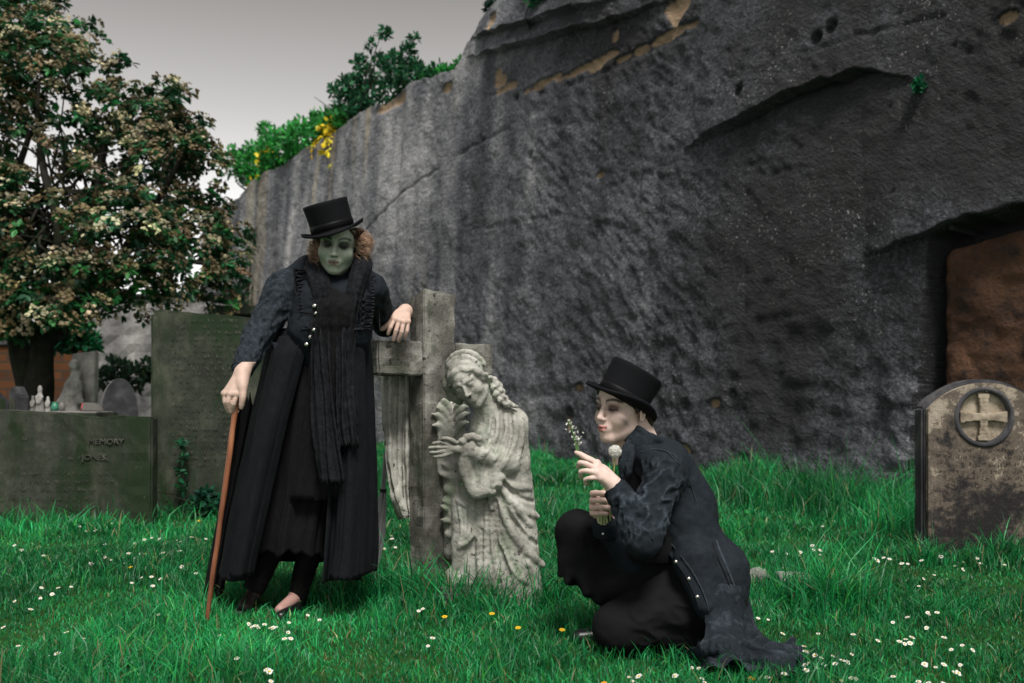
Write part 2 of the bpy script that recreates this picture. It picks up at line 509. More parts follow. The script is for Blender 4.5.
def vline(pts):
    P = UV(*pts); P = P[np.argsort(P[:, 0])]
    v = np.interp(U[:, 0], P[:, 0], P[:, 1])[:, None]
    a, b = P[0, 0], P[-1, 0]
    return v, a, b
def ledge(pts, A, up=.7, dn=.25, under=.5, wob=.03):
    """an overhanging step: rock stands out above the line, hollow right below"""
    global disp
    v, a, b = vline(pts)
    v = v + wob * fbm(np.stack([U[:, :1] * 5, 0 * U[:, :1], 0 * U[:, :1]], -1), 3, 21)
    m = b - a
    wdw = sstep(a, a + .30 * m, U) * sstep(b, b - .22 * m, U)
    q = Vv - v
    disp += wdw * A * np.where(q > 0, np.exp(-np.maximum(q, 0) / up), -under * np.exp(-np.maximum(-q, 0) / dn))
ledge([(684, 154), (724, 129), (760, 112), (800, 92), (835, 80), (862, 73), (895, 74), (925, 84)], .12, 1.0, .10, .95)
ledge([(463, 58), (520, 45), (600, 24), (690, -6)], .12, .5, .2, .6)
ledge([(466, 40), (540, 22), (610, 3), (640, -8)], .10, .4, .2, .6)
ledge([(858, 262), (880, 252), (905, 243), (932, 232), (980, 215), (1040, 198)], .10, .5, .12, .10)
def crack(pts, dep, wd):
    global disp
    v, a, b = vline(pts)
    v = v + .02 * fbm(np.stack([U[:, :1] * 6, 0 * U[:, :1], 0 * U[:, :1]], -1), 3, 22)
    disp -= dep * np.exp(-((Vv - v) / wd) ** 2) * sstep(a, a + .1 * (b - a), U) * sstep(b, b - .1 * (b - a), U)
crack([(345, 260), (400, 195), (450, 160), (520, 120)], .025, .03)
crack([(560, 90), (640, 55), (700, 30)], .03, .04)
crack([(800, 55), (860, 38), (960, 10)], .02, .025)
crack([(600, 190), (690, 160), (760, 175), (850, 160)], .010, .02)
crack([(720, 330), (760, 322), (860, 300)], .012, .02)
crack([(470, 230), (560, 215), (640, 230)], .010, .02)
for (p, q) in [((864, 95), (868, 260)), ((757, 120), (745, 330)), ((655, 60), (650, 300)), ((805, -5), (803, 28))]:
    a, b = UV(p, q)
    tt = np.clip((Vv - b[1]) / (a[1] - b[1] + 1e-6), 0, 1); ul = b[0] + (a[0] - b[0]) * tt + .03 * fbm(np.stack([Vv * 2, 0 * U, 0 * U], -1), 3, 31)
    disp -= .007 * np.exp(-((U - ul) / .03) ** 2) * ((Vv > b[1]) & (Vv < a[1]))
pits = [(568, 414, .10, .07), (578, 388, .10, .06), (820, 40, .10, .06), (835, 28, .10, .06), (745, 92, .1, .05), (540, 92, .12, .06), (515, 98, .12, .05), (640, 398, .08, .07),
        (530, 155, .08, .05), (690, 405, .06, .06), (735, 395, .06, .06)]
rr = random.Random(4)
for _ in range(34): pits.append((rr.uniform(470, 1020), rr.uniform(5, 460), rr.uniform(.015, .04), rr.uniform(.012, .026)))
for px, py, d, r in pits:
    a, b = wall_uv(px, py)
    i0, i1 = np.searchsorted(u, [a - 4 * r, a + 4 * r])
    s_ = slice(i0, i1)
    disp[s_] -= d * np.exp(-(((U[s_] - a) / (r * 1.2)) ** 2 + ((Vv[s_] - b) / r) ** 2) ** 2)
# fresh broken patches: the colour of the bare sandstone
fresh = np.zeros_like(U)
for px, py, rx, ry in [(679, 8, 11, 14), (613, 36, 4, 7), (499, 76, 5, 9), (507, 87, 9, 4), (545, 82, 20, 3.5), (575, 72, 18, 4), (598, 64, 12, 7), (607, 56, 10, 4), (640, 50, 22, 4), (672, 34, 22, 4),
                       (1004, 19, 11, 5), (565, 424, 5, 8), (577, 388, 5, 4), (716, 403, 5, 5), (600, 175, 4, 3), (447, 88, 6, 4), (390, 104, 12, 6), (1003, 388, 4, 3), (498, 24, 5, 12), (685, 450, 14, 5)]:
    a, b = wall_uv(px, py); a1, _ = wall_uv(px + rx, py); _, b1 = wall_uv(px, py - ry)
    q = ((U - a) / (a1 - a)) ** 2 + ((Vv - b) / (b1 - b)) ** 2
    fresh = np.maximum(fresh, np.clip(1.5 - q + .9 * fbm(W3 * 6, 3, 41), 0, 1) * (q < 3))
disp -= .05 * fresh
# the doorway cut on the right: jamb, lintel, back
jl = UV((905, 474), (912, 400), (920, 330), (930, 238)); jl = jl[np.argsort(jl[:, 1])]
uj = np.interp(Vv, jl[:, 1], jl[:, 0])
ll = UV((928, 238), (960, 226), (1024, 205), (1100, 186)); ll = ll[np.argsort(ll[:, 0])]
vl = np.interp(U, ll[:, 0], ll[:, 1]); vb = jl[0, 1]
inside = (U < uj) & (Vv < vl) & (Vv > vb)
disp = np.where(inside, -.47 + .05 * (Vv - vb) + .02 * disp, disp)
col_i = np.argmin(np.abs(U - uj), axis=0)          # bring the nearest column onto the edge so that the jamb is straight
for j in range(NVr):
    if vb < Vv[0, j] < 2.7:
        i = col_i[j]
        if 1 < i < NU - 2:
            U[i, j] = uj[i, j] + .004
            U[i - 1, j] = uj[i, j] - .004
            k = i - 1
            if Vv[k, j] < vl[k, j] and disp[k, j] > -.3: disp[k, j] = disp[k - 1, j]
            if disp[i, j] < -.3: disp[i, j] = disp[i + 1, j]
G = wall_pt(U.ravel(), Vv.ravel(), disp.ravel()).reshape(NU, NVr, 3)
# tone of the rock: black crust and streaks, plus vignette shade painted in rightward
pale = .62 * sstep(1.0, 12.0, U) + .20 * fbm(W3 * .45, 3, 51) + .24 * fbm(np.stack([U * 2.2, Vv * .22, 0 * U], -1), 4, 52) * sstep(2, 8, U) + .10 * fbm(W3 * 3, 4, 53)
pale -= .10 * sstep(2.0, -1.5, U)  # right end toned darker, a vignette painted into the rock's colour
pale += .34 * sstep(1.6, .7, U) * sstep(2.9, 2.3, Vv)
pale += .07 * sstep(1.5, 4.0, U) * sstep(11, 7, U)
pale += .16 * np.exp(-((U - 3.2) / 1.1) ** 2) * sstep(1.5, 3.5, Vv) 
pale = np.where(inside, -.75, pale)  # recess near black, wall round it lighter, so its edge stands out
yel = np.clip(fbm(np.stack([U * 2.6, Vv * .12, 0 * U], -1), 3, 55) - .35, 0, 1) * sstep(9, 12, U)
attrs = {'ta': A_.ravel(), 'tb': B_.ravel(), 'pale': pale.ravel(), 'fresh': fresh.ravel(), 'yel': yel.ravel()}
V, Fq = sheet(G)
t = NT('sooty_vignetted_sandstone'); co = t.co()
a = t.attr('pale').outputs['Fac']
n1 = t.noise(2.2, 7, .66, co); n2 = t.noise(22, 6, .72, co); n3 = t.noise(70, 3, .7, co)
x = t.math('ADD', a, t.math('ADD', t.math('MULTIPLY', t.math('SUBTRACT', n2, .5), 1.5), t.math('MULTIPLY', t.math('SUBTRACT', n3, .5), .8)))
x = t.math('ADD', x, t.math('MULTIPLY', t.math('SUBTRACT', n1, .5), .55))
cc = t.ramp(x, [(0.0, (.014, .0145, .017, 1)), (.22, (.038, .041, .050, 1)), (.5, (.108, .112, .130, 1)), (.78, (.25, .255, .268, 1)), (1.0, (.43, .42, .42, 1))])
spk = t.ramp(t.noise(34, 3, .6, co), [(.63, 0.0), (.67, 1.0)])
spk = t.math('MULTIPLY', spk, t.ramp(t.noise(.9, 3, .6, co), [(.48, 0.0), (.62, 1.0)]))
cc = t.mix(spk, cc, (.32, .31, .31, 1))
cc = t.mix(t.attr('yel').outputs['Fac'], cc, (.42, .34, .20, 1))
cc = t.mix(t.ramp(t.math('ADD', t.attr('fresh').outputs['Fac'], t.math('MULTIPLY', n2, .3)), [(.5, 0.0), (.95, 1.0)]), cc, (.36, .255, .165, 1))
n4 = t.noise(9, 5, .6, t.n('ShaderNodeMapping', {'Vector': co, 'Rotation': (0, math.radians(35), 0), 'Scale': (.6, .6, 1.7)}).outputs[0])
tv = t.n('ShaderNodeCombineXYZ', {'X': t.math('MULTIPLY', t.attr('ta').outputs['Fac'], 7.0), 'Y': t.math('MULTIPLY', t.attr('tb').outputs['Fac'], 34.0)}).outputs[0]
n5 = t.n('ShaderNodeTexNoise', {'Vector': tv, 'Scale': 1.0, 'Detail': 4, 'Roughness': .6}).outputs['Fac']
n4 = t.math('ADD', n4, t.math('MULTIPLY', n5, .5))
h = t.math('ADD', t.math('ADD', t.math('MULTIPLY', n2, .6), t.math('MULTIPLY', n3, .25)), n4)
t.bsdf(cc, .75, t.bump(h, .06, 1.0), .4)
M_ROCK = t.m
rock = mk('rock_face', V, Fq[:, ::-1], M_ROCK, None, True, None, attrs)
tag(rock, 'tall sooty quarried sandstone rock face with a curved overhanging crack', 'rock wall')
# the ground behind its edge
edge = G[:, -1]; cap_ = np.stack([edge, edge - WN * .5 + np.array([0, 0, .02]), edge - WN * 6 + np.array([0, 0, .25])], 1)
tV, tF = sheet(cap_); mk('cliff_top_ground', tV, tF[:, ::-1], M_SOIL); tag(bpy.data.objects['cliff_top_ground'], kind='structure')
# the far end of the cutting turns away
e0 = G[-1]; endg = np.stack([e0, e0 - WN * 3 + WD * .4, e0 - WN * 10 + WD * 1.0], 1); eV, eF = sheet(endg)
mk('end_face', eV, eF, M_ROCK, rock, True, None, {'ta': eV[:, 0], 'tb': eV[:, 2], 'pale': np.full(len(eV), .2), 'fresh': np.zeros(len(eV)), 'yel': np.zeros(len(eV))})
# red block standing in the doorway
t = NT('red_sandstone'); n1 = t.noise(3, 6, .65); n2 = t.noise(18, 5, .7)
t.bsdf(t.mix(t.math('MULTIPLY', t.ramp(t.noise(6, 5, .7), [(.46, 0.0), (.62, 1.0)]), .85), t.ramp(n1, [(.3, (.045, .026, .018, 1)), (.5, (.115, .060, .038, 1)), (.7, (.21, .115, .072, 1))]), (.03, .024, .024, 1)), .9, t.bump(t.math('ADD', n1, n2), .05, .9), .15)
M_RED = t.m
bu = [wall_uv(x, y) for x, y in ((953, 480), (953, 268), (958, 262), (990, 250), (1030, 238), (1090, 232), (1200, 240), (1240, 480))]
vol = []
dd = -.24
nb = 40
zz = np.linspace(.05, 1, 60); ss = np.linspace(0, 1, nb)
ub0 = wall_uv(916, 400)[0]
Gb = []
for s_ in ss:
    uu = ub0 - .12 - s_ * 2.0
    tz = 2.16 + .12 * math.sin(min(1, s_ * 1.6) * 1.6)
    round_ = .05 * max(0, 1 - s_ / .03) ** 2
    Gb.append(np.stack([wall_pt(uu, vb - .1 + z * (tz - vb + .1), dd - .07 * max(0, (z - .95) / .05) ** 2 - round_ + .045 * (z * 2.2)) for z in zz]))
Gb = np.array(Gb)
Gb += (.022 * fbm(Gb * 2.8, 4, 61) + .018 * fbm(Gb * 11, 3, 62))[..., None] * WN
side0 = Gb[0] - WN * .3; topb = Gb[:, -1] - WN * .3
bV, bF = sheet(np.concatenate([side0[None], Gb], 0)); 
mbk = MB().add(bV, bF[:, ::-1]); tV, tF = sheet(np.stack([Gb[:, -1], topb], 1)); mbk.add(tV, tF[:, ::-1])
mbk.obj('recess_block', M_RED, rock)
# sill of the doorway
sb = UV((870, 482), (870, 469))[0]
s0 = wall_uv(905, 474)[0] + .35
sg = np.array([[wall_pt(s0 - q * 3.2, z_, d_) for d_, z_ in ((.16, -.1), (.17, vb - .05), (.13, vb + .0), (-.5, vb + .01))] for q in np.linspace(0, 1, 60)])
sg += (.02 * fbm(sg * 5, 3, 65))[..., None] * WN
sV, sF = sheet(sg); e_ = MB().add(sV, sF[:, ::-1])
mk('door_sill', sV, sF[:, ::-1], M_ROCK, rock, True, None, {'ta': sV[:, 0], 'tb': sV[:, 2], 'pale': np.full(len(sV), .2), 'fresh': np.zeros(len(sV)), 'yel': np.zeros(len(sV))})
# ================================================================== gravestones
G_DK, G_MD, G_LT = (.012, .013, .012, 1), (.034, .037, .030, 1), (.085, .086, .068, 1)
M_SLAB = m_stone('mossy_sandstone', G_DK, G_MD, G_LT, 4, (.015, .026, .012, 1), .53, .006, True, (.17, .16, .12, 1), .70)
M_SLAB2 = m_stone('mossy_sandstone_tall', G_DK, (.034, .039, .029, 1), (.080, .085, .062, 1), 5, (.015, .030, .013, 1), .53, .006, True, (.14, .14, .11, 1), .69)
M_LETTER = m_stone('worn_lettering', (.018, .02, .017, 1), (.05, .052, .042, 1), (.12, .12, .098, 1), 20, None, .5, .002, False)

def text(name, body, size, loc, rz, m, parent, ext=.004, sx=1.0):
    cu = bpy.data.curves.new(name, 'FONT'); cu.body = body; cu.size = size; cu.extrude = ext; cu.resolution_u = 3
    cu.align_x = 'CENTER'
    o = bpy.data.objects.new(name, cu); C.objects.link(o)
    dg = bpy.context.evaluated_depsgraph_get(); dg.update()
    me = bpy.data.meshes.new_from_object(o.evaluated_get(dg)); bpy.data.objects.remove(o); bpy.data.curves.remove(cu)
    me.transform(Matrix.Translation(loc) @ Matrix.Rotation(rz, 4, 'Z') @ Matrix.Rotation(math.radians(90), 4, 'X') @ Matrix.Diagonal((sx, 1, 1, 1)))
    me.name = name; me.materials.clear(); me.materials.append(m)
    q = bpy.data.objects.new(name, me); C.objects.link(q)
    if parent is not None: q.parent = parent; q.matrix_parent_inverse = world_of(parent).inverted()
    return q

def slab(outline, y, th, m, name, bevel=.012, rough=.004, rz=0, pivot=None, seed=0, cuts=4, parent=None, pname='slab'):
    bm = prism_bm(outline, y, y + th, bevel)
    M = None
    if rz:
        p = Vector(pivot); M = Matrix.Translation(p) @ Matrix.Rotation(math.radians(rz), 4, 'Z') @ Matrix.Translation(-p)
    return bm_obj(pname, bm, m, parent, M, False, cuts, rough, seed)

def worn_lines(rows, x0, x1, y, m, parent, name='worn_inscription', hgt=.016, seed=1, rz=0.0, piv=None):
    """rows of strokes too worn to read"""
    r = random.Random(seed); mb = MB()
    for z, a, b in rows:
        x = x0 + (x1 - x0) * a
        while x < x0 + (x1 - x0) * b:
            wl = r.uniform(.03, .13)
            xe = min(x + wl, x0 + (x1 - x0) * b)
            while x < xe:
                sw = r.uniform(.003, .006); hh = hgt * r.uniform(.35, 1)
                if r.random() < .62:
                    zc = z + r.uniform(0, hgt - hh)
                    P = np.array([[x, y, zc], [x + sw, y, zc], [x + sw + r.uniform(-.003, .003), y, zc + hh], [x + r.uniform(-.003, .003), y, zc + hh]])
                    mb.add(P, np.array([[0, 1, 2, 3]]))
                if r.random() < .5:
                    zc = z + r.choice([0, hgt * .5, hgt]) 
                    mb.add(np.array([[x, y, zc], [x + .010, y, zc], [x + .010, y, zc + .003], [x, y, zc + .003]]), np.array([[0, 1, 2, 3]]))
                x += r.uniform(.009, .016)
            x += r.uniform(.02, .04)
    o = mb.obj(name, m, parent, False); o['kind'] = 'stuff'
    return o

# low slab
p0, p1 = at(-120, 409, 6.8), at(152, 417, 6.8)
low = empty('gravestone', (-3.1, 6.9, 0), 'broad low mossy slab gravestone with a faint carved name, left of the tall slab', 'gravestone', 'mossy slab headstones')
ol = [(p0[0], -.2), (p1[0], -.2), (p1[0] + .0, p1[2]), (p1[0] - .12, p1[2] + .002), (p1[0] - .27, p1[2] + .012), (p1[0] - .36, p1[2] - .006), (p1[0] - .6, p1[2] + .018), (-3.1, p1[2] + .03), (p0[0], p0[2] + .03)]
slab(ol, 6.8, .12, M_SLAB, 'low', .012, .006, seed=3, parent=low)
yl = 6.792
def L(px, py): return at(px, py, 6.79)
a = L(118, 444); text('inscription', 'MEMORY', .052, (L(106, 443)[0], yl, L(106, 444)[2]), 0, M_LETTER, low, .004, 1.15)
text('inscription', 'JONES,', .054, (L(95, 460)[0], yl, L(95, 460)[2]), 0, M_LETTER, low, .004, 1.1)
rows = []
for py, x0, x1 in ((440, .16, .32), (459, .30, .58), (475, .15, .88), (483, .08, .84), (491, .1, .8), (500, .06, .7), (508, .3, .72)):
    rows.append((L(0, py)[2], x0, x1))
worn_lines(rows, L(0, 0)[0], L(140, 0)[0], yl, M_LETTER, low, hgt=.022)

# tall slab
q0, q1 = at(150, 309, 7.35), at(268, 319, 7.35)
tall = empty('gravestone', (-2.25, 7.4, 0), 'tall dark upright mossy slab gravestone behind the walking stick', 'gravestone', 'mossy slab headstones')
slab([(q0[0], -.2), (q1[0], -.2), (q1[0], q1[2]), (q0[0] + .05, q0[2]), (q0[0], q0[2] - .02)], 7.35, .13, M_SLAB2, 'tall', .022, .005, seed=9, parent=tall)
bm = prism_bm([(q0[0] + .075, .0), (q1[0] - .04, .0), (q1[0] - .04, q1[2] - .05), (q0[0] + .075, q0[2] - .045)], 7.338, 7.36, .006)
bm_obj('panel', bm, M_SLAB2, tall, None, False, 3, .004, 4)
rows = [(at(0, py, 7.33)[2], .05 + .1 * random.random(), .78 + .2 * random.random()) for py in range(322, 470, 6)]
worn_lines(rows, q0[0] + .12, q1[0] - .06, 7.329, M_LETTER, tall, hgt=.024, seed=5)

# arched headstone at the right
YR = 5.6
c0 = at(983, 379, YR); xl, xr = at(922, 0, YR)[0], at(1044, 0, YR)[0]; zs = at(0, 408, YR)[2]; zt = c0[2]
hw = (xr - xl) / 2; xc = (xl + xr) / 2; rise = zt - zs; Rr = (hw * hw + rise * rise) / (2 * rise)
arc = lambda k, ins=0: [(xc + (hw - ins) * (1 - 2 * t_), zs + math.sqrt(max(0, (Rr - ins) ** 2 - ((hw - ins) * (1 - 2 * t_)) ** 2)) - (Rr - rise)) for t_ in np.linspace(0, 1, k)]
t = NT('flaking_headstone'); co = t.co()
n1 = t.noise(3.6, 7, .66, t.n('ShaderNodeMapping', {'Vector': co, 'Location': (1.7, 0, 4.35)}).outputs[0]); n2 = t.noise(26, 5, .75, co)
zc_ = t.n('ShaderNodeSeparateXYZ', {'Vector': co}).outputs['Z']
zf = t.math('MULTIPLY', t.math('SUBTRACT', zc_, .62), .20)
x = t.math('ADD', t.math('ADD', n1, zf), t.math('MULTIPLY', t.math('SUBTRACT', n2, .5), .42))
cc = t.ramp(x, [(.38, (.016, .015, .016, 1)), (.45, (.045, .038, .034, 1)), (.49, (.10, .08, .064, 1)), (.565, (.125, .102, .082, 1)), (.59, (.26, .22, .17, 1)), (.74, (.36, .315, .26, 1))])
rowz = t.n('ShaderNodeTexBrick', {'Vector': t.n('ShaderNodeMapping', {'Vector': co, 'Rotation': (math.radians(90), 0, 0), 'Scale': (1, 1, 1)}).outputs[0], 'Scale': 9.0, 'Mortar Size': .012, 'Brick Width': .12, 'Row Height': .3, 'Color1': (0, 0, 0, 1), 'Color2': (.6, .6, .6, 1), 'Mortar': (1, 1, 1, 1)}).outputs['Color']
t.bsdf(cc, .88, t.bump(t.math('ADD', n2, t.math('MULTIPLY', n1, .6)), .012, .9), .25)
M_HEAD = t.m
M_EDGE = m_stone('dark_weathered_edge', (.018, .018, .02, 1), (.045, .045, .05, 1), (.12, .115, .115, 1), 6, None, .5, .005, False, None)
arch = empty('gravestone', (xc, YR + .05, 0), 'arched headstone with flaking stone and a cross in a roundel', 'gravestone')
slab([(xl, -.2), (xr, -.2)] + arc(28), YR, .11, M_EDGE, 'arched', .012, .003, seed=2, parent=arch, cuts=3, pname='slab')
# face panel, cut round by the roundel
RC = at(981.5, 417, YR); rad = 29.5 * YR / F_PX
PD = .034                                   # the panel stands this far in front of the slab
bm = bmesh.new()
def loop_(pts):
    vs_ = [bm.verts.new((x_, YR - PD, z_)) for x_, z_ in pts]
    return [bm.edges.new((vs_[i], vs_[(i + 1) % len(vs_)])) for i in range(len(vs_))]
e_ = loop_([(xl + .022, -.1), (xr - .022, -.1)] + arc(28, .022)) + loop_([(RC[0] + rad * .985 * math.cos(q_), RC[2] + rad * .985 * math.sin(q_)) for q_ in np.linspace(0, 2 * np.pi, 49)[:-1]])
bmesh.ops.triangle_fill(bm, use_beauty=True, use_dissolve=False, edges=e_)
bmesh.ops.recalc_face_normals(bm, faces=bm.faces)
r_ = bmesh.ops.extrude_face_region(bm, geom=list(bm.faces)); bmesh.ops.translate(bm, vec=(0, PD + .01, 0), verts=[q_ for q_ in r_['geom'] if isinstance(q_, bmesh.types.BMVert)])
bmesh.ops.recalc_face_normals(bm, faces=bm.faces)
bm_obj('face_panel', bm, M_HEAD, arch)
a = np.linspace(0, 2 * np.pi, 49)[:-1]
def ring(prof, m, name):
    Gp = np.array([[[RC[0] + r_ * math.cos(t_), YR + y_, RC[2] + r_ * math.sin(t_)] for r_, y_ in prof] for t_ in np.r_[a, a[0]]])
    v, f = sheet(Gp); return mk(name, v, f, m, arch, True)
ring([(rad * 1.03, -.033), (rad * 1.0, -.042), (rad * .93, -.046), (rad * .86, -.036), (rad * .84, -.004), (rad * .80, -.0035)], M_EDGE, 'roundel_rim')
M_TAN = m_stone('bare_tan_stone', (.10, .08, .06, 1), (.30, .25, .19, 1), (.42, .37, .29, 1), 16, None, .5, .004, False, (.02, .02, .02, 1), .70)
ring([(rad * .86, -.0042), (.0, -.0042)], M_TAN, 'roundel_face')
vc = Vol((RC[0] - rad, YR - .05, RC[2] - rad), (RC[0] + rad, YR, RC[2] + rad), .0032)
cx_, cy_, cz_ = RC[0], YR - .014, RC[2]
for dx, dz in ((1, 0), (-1, 0), (0, 1), (0, -1)):
    for i in range(6):
        d_ = rad * (.08 + .64 * i / 5); wd = rad * (.11 + .07 * (i / 5) ** 2 + .015 * (i % 2))
        vc.box((cx_ + dx * d_, cy_, cz_ + dz * d_), (rad * .075 if dx else wd, .018, wd if dx else rad * .075), None, .006, .004)
vc.ell((cx_, cy_ - .014, cz_), (rad * .14, .012, rad * .14), None, .004)
v, f = vc.mesh(); mk('relief_cross', v, f, M_TAN, arch)
M_CARVE = m_stone('pale_cut', (.2, .19, .17, 1), (.34, .33, .3, 1), (.45, .43, .4, 1), 20, None, .5, .001, False)
text('inscription', 'W.A.', .034, (xc - .005, YR - PD - .003, zt - .072), 0, M_CARVE, arch, .002, 1.1)
rows = []
for i, py in enumerate(range(452, 540, 7)): rows.append((at(0, py, YR)[2], .06 + .05 * (i % 3), .94 - .06 * (i % 2)))
worn_lines(rows, xl + .05, xr - .05, YR - PD - .0015, m_stone('shallow_letters', (.012, .011, .011, 1), (.03, .026, .022, 1), (.10, .085, .065, 1), 18, None, .5, .001, False), arch, hgt=.020, seed=8)

# small monuments seen over the low slab
M_PALE = m_stone('pale_limestone', (.09, .09, .085, 1), (.22, .215, .20, 1), (.42, .41, .39, 1), 6, None, .5, .006)
M_DARKG = m_stone('dark_granite', (.015, .016, .018, 1), (.035, .036, .04, 1), (.08, .08, .085, 1), 8, None, .5, .003)
Y = 11.5
lean = empty('memorial', at(86, 430, Y), 'leaning pale slab memorial with a small worn figure carved on it, below the tree', 'memorial')
a0 = [at(px, py, Y) for px, py in ((66, 470), (92, 470), (95, 351), (72, 354))]
slab([(p[0], p[2]) for p in a0], Y, .12, M_PALE, '', .01, .004, parent=lean, cuts=3, pname='slab')
vf = Vol(at(55, 450, Y) - np.array([0, .35, 0]), at(92, 352, Y) + np.array([0, .1, 0]), .012)
P = lambda px, py, dy=-.1: at(px, py, Y) + np.array([0, dy, 0])
vf.cap(P(76, 412), P(78, 385), .11, .075, .04); vf.cap(P(78, 385), P(80, 374), .085, .06, .04); vf.ell(P(79.5, 365, -.13), (.055, .06, .065), None, .02)
vf.cap(P(72, 385), P(66, 402, -.16), .035, .03, .03); vf.cap(P(83, 384), P(86, 402, -.15), .035, .03, .03); vf.cap(P(66, 410), P(60, 418), .06, .05, .04); vf.cap(P(70, 425), P(75, 400), .14, .09, .04)
v, f = vf.mesh(); v += normals(v, f) * (.014 * fbm(v * 12, 3, 4))[:, None]; mk('carved_figure', v, f, M_PALE, lean)

Y = 10.2
rt = empty('gravestone', at(127, 450, Y), 'small round-topped gravestone with a dark face beside the tall slab', 'gravestone')
oc = [(at(103, 0, Y)[0], .2), (at(137, 0, Y)[0], .2)] + [(at(120 + 17 * math.cos(t_), 0, Y)[0], at(0, 412 - 34 * math.sin(t_), Y)[2]) for t_ in np.linspace(0, math.pi, 20)]
slab(oc, Y, .34, M_PALE, '', .012, .003, 24, at(120, 400, Y), 1, 2, rt, 'slab')
bm = prism_bm([(x_ * 1.0 + (.0), z_) for x_, z_ in oc], Y - .02, Y - .001, .008)
p_ = Vector(at(120, 400, Y)); bm_obj('dark_face', bm, M_DARKG, rt, Matrix.Translation(p_) @ Matrix.Rotation(math.radians(24), 4, 'Z') @ Matrix.Translation(-p_))

Y = 9.8
for nm, pts, m, rz, lb in (('gravestone', ((8, 440), (24, 440), (25, 396), (17, 386), (9, 390)), M_DARKG, -30, 'dark pointed gravestone leaning below the tree trunks'),
                           ('gravestone', ((-14, 440), (6, 440), (7, 402), (-2, 392), (-14, 396)), M_DARKG, 25, 'dark gravestone cut off by the frame, left of the tree trunks')):
    o = empty(nm, at(pts[0][0], 440, Y), lb, 'gravestone')
    slab([(at(px, 0, Y)[0], at(0, py, Y)[2]) for px, py in pts], Y, .12, m, '', .012, .003, rz, at(pts[0][0], 400, Y), 5, 2, o, 'slab')
    bm = prism_bm([(at(px, 0, Y)[0] * 1.0, at(0, py, Y)[2]) for px, py in ((pts[0][0] + 3, 412), (pts[1][0] - 3, 412), (pts[2][0] - 4, 399), (pts[4][0] + 3, 397))], Y - .012, Y - .001, .004)
    p_ = Vector(at(pts[0][0], 400, Y)); bm_obj('panel', bm, M_SLAB, o, Matrix.Translation(p_) @ Matrix.Rotation(math.radians(rz), 4, 'Z') @ Matrix.Translation(-p_))
    Y += .4
# grave offerings: pots and small figures on the low plinths
Y = 9.3
M_POT = m_plain('glazed_white', (.125, .12, .11), .5, .4)
M_PINK = m_plain('painted_red', (.35, .06, .07), .5, .4)
M_TEAL = m_plain('glazed_green', (.03, .16, .10), .4, .5)
def pot(px, py, w_, h_, m, nm, lb, cat):
    b = at(px, py, Y); s_ = Y / F_PX; r_ = w_ / 2 * s_; H = h_ * s_
    prof = [(.55, 0), (.9, .1), (1, .4), (.8, .75), (.62, .82), (.75, .95), (.7, 1.0), (.5, .96)]
    aa = np.linspace(0, 2 * np.pi, 17)
    Gp = np.array([[[b[0] + r_ * q * math.cos(t_), b[1] + r_ * q * math.sin(t_), b[2] + H * z_] for q, z_ in prof] for t_ in aa])
    v, f = sheet(Gp); o = mk(nm, v, f[:, ::-1], m); tag(o, lb, cat); return o
def figurine(px, py, w_, h_, m, lb):
    b = at(px, py, Y); s_ = Y / F_PX; H = h_ * s_; R_ = w_ / 2 * s_
    vv = Vol(b - np.array([R_ * 1.5, R_ * 1.5, .02]), b + np.array([R_ * 1.5, R_ * 1.5, H * 1.1]), .007)
    vv.cap(b, b + np.array([0, 0, H * .6]), R_, R_ * .55, .03).ell(b + np.array([0, 0, H * .82]), (R_ * .5, R_ * .5, H * .17), None, .02)
    vv.cap(b + np.array([-R_ * .7, -R_ * .4, H * .55]), b + np.array([-R_ * .2, -R_ * .9, H * .3]), R_ * .25, R_ * .2, .02).cap(b + np.array([R_ * .7, -R_ * .4, H * .55]), b + np.array([R_ * .2, -R_ * .9, H * .3]), R_ * .25, R_ * .2, .02)
    v, f = vv.mesh(); tag(mk('figurine', v, f, m), lb, 'figurine')
plx = empty('grave_plinth', at(45, 440, Y), 'low stone plinth carrying pots and figurines, behind the low slab', 'plinth')
bm = prism_bm([(at(25, 0, Y)[0], 0), (at(108, 0, Y)[0], 0), (at(108, 0, Y)[0], at(0, 413, Y)[2]), (at(25, 0, Y)[0], at(0, 413, Y)[2])], Y - .25, Y + .25, .01)
bm_obj('kerb', bm, M_SLAB, plx)
bm = prism_bm([(at(28, 0, Y)[0], at(0, 412.9, Y)[2]), (at(105, 0, Y)[0], at(0, 412.9, Y)[2]), (at(105, 0, Y)[0], at(0, 411.5, Y)[2]), (at(28, 0, Y)[0], at(0, 411.5, Y)[2])], Y - .2, Y + .2, .004)
bm_obj('top_slab', bm, M_PALE, plx)
figurine(40, 411, 9, 26, M_PALE, 'tallest pale figurine on the low plinth behind the slab')
figurine(33, 411, 6, 16, M_POT, 'small pale figurine at the end of the plinth behind the slab')
figurine(48, 411, 6, 15, M_PALE, 'stubby grey figurine beside the green pot on the plinth')
pot(55, 411, 8, 9, M_TEAL, 'flower_pot', 'small green glazed pot on the plinth', 'flower pot')
pot(62, 411, 7, 10, M_POT, 'flower_pot', 'small white pot on the plinth beside the green pot', 'flower pot')
pot(84, 411, 6, 8, M_PINK, 'flower_pot', 'small red pot at the foot of the leaning memorial', 'flower pot')
bk = at(93, 411, Y)
bm = prism_bm([(bk[0] - .08, bk[2]), (bk[0] + .10, bk[2]), (bk[0] + .05, bk[2] + .07), (bk[0] - .07, bk[2] + .08)], Y - .06, Y + .02, .008)
tag(bm_obj('book_stone', bm, M_POT), 'small white sloping tablet beside the red pot', 'tablet')

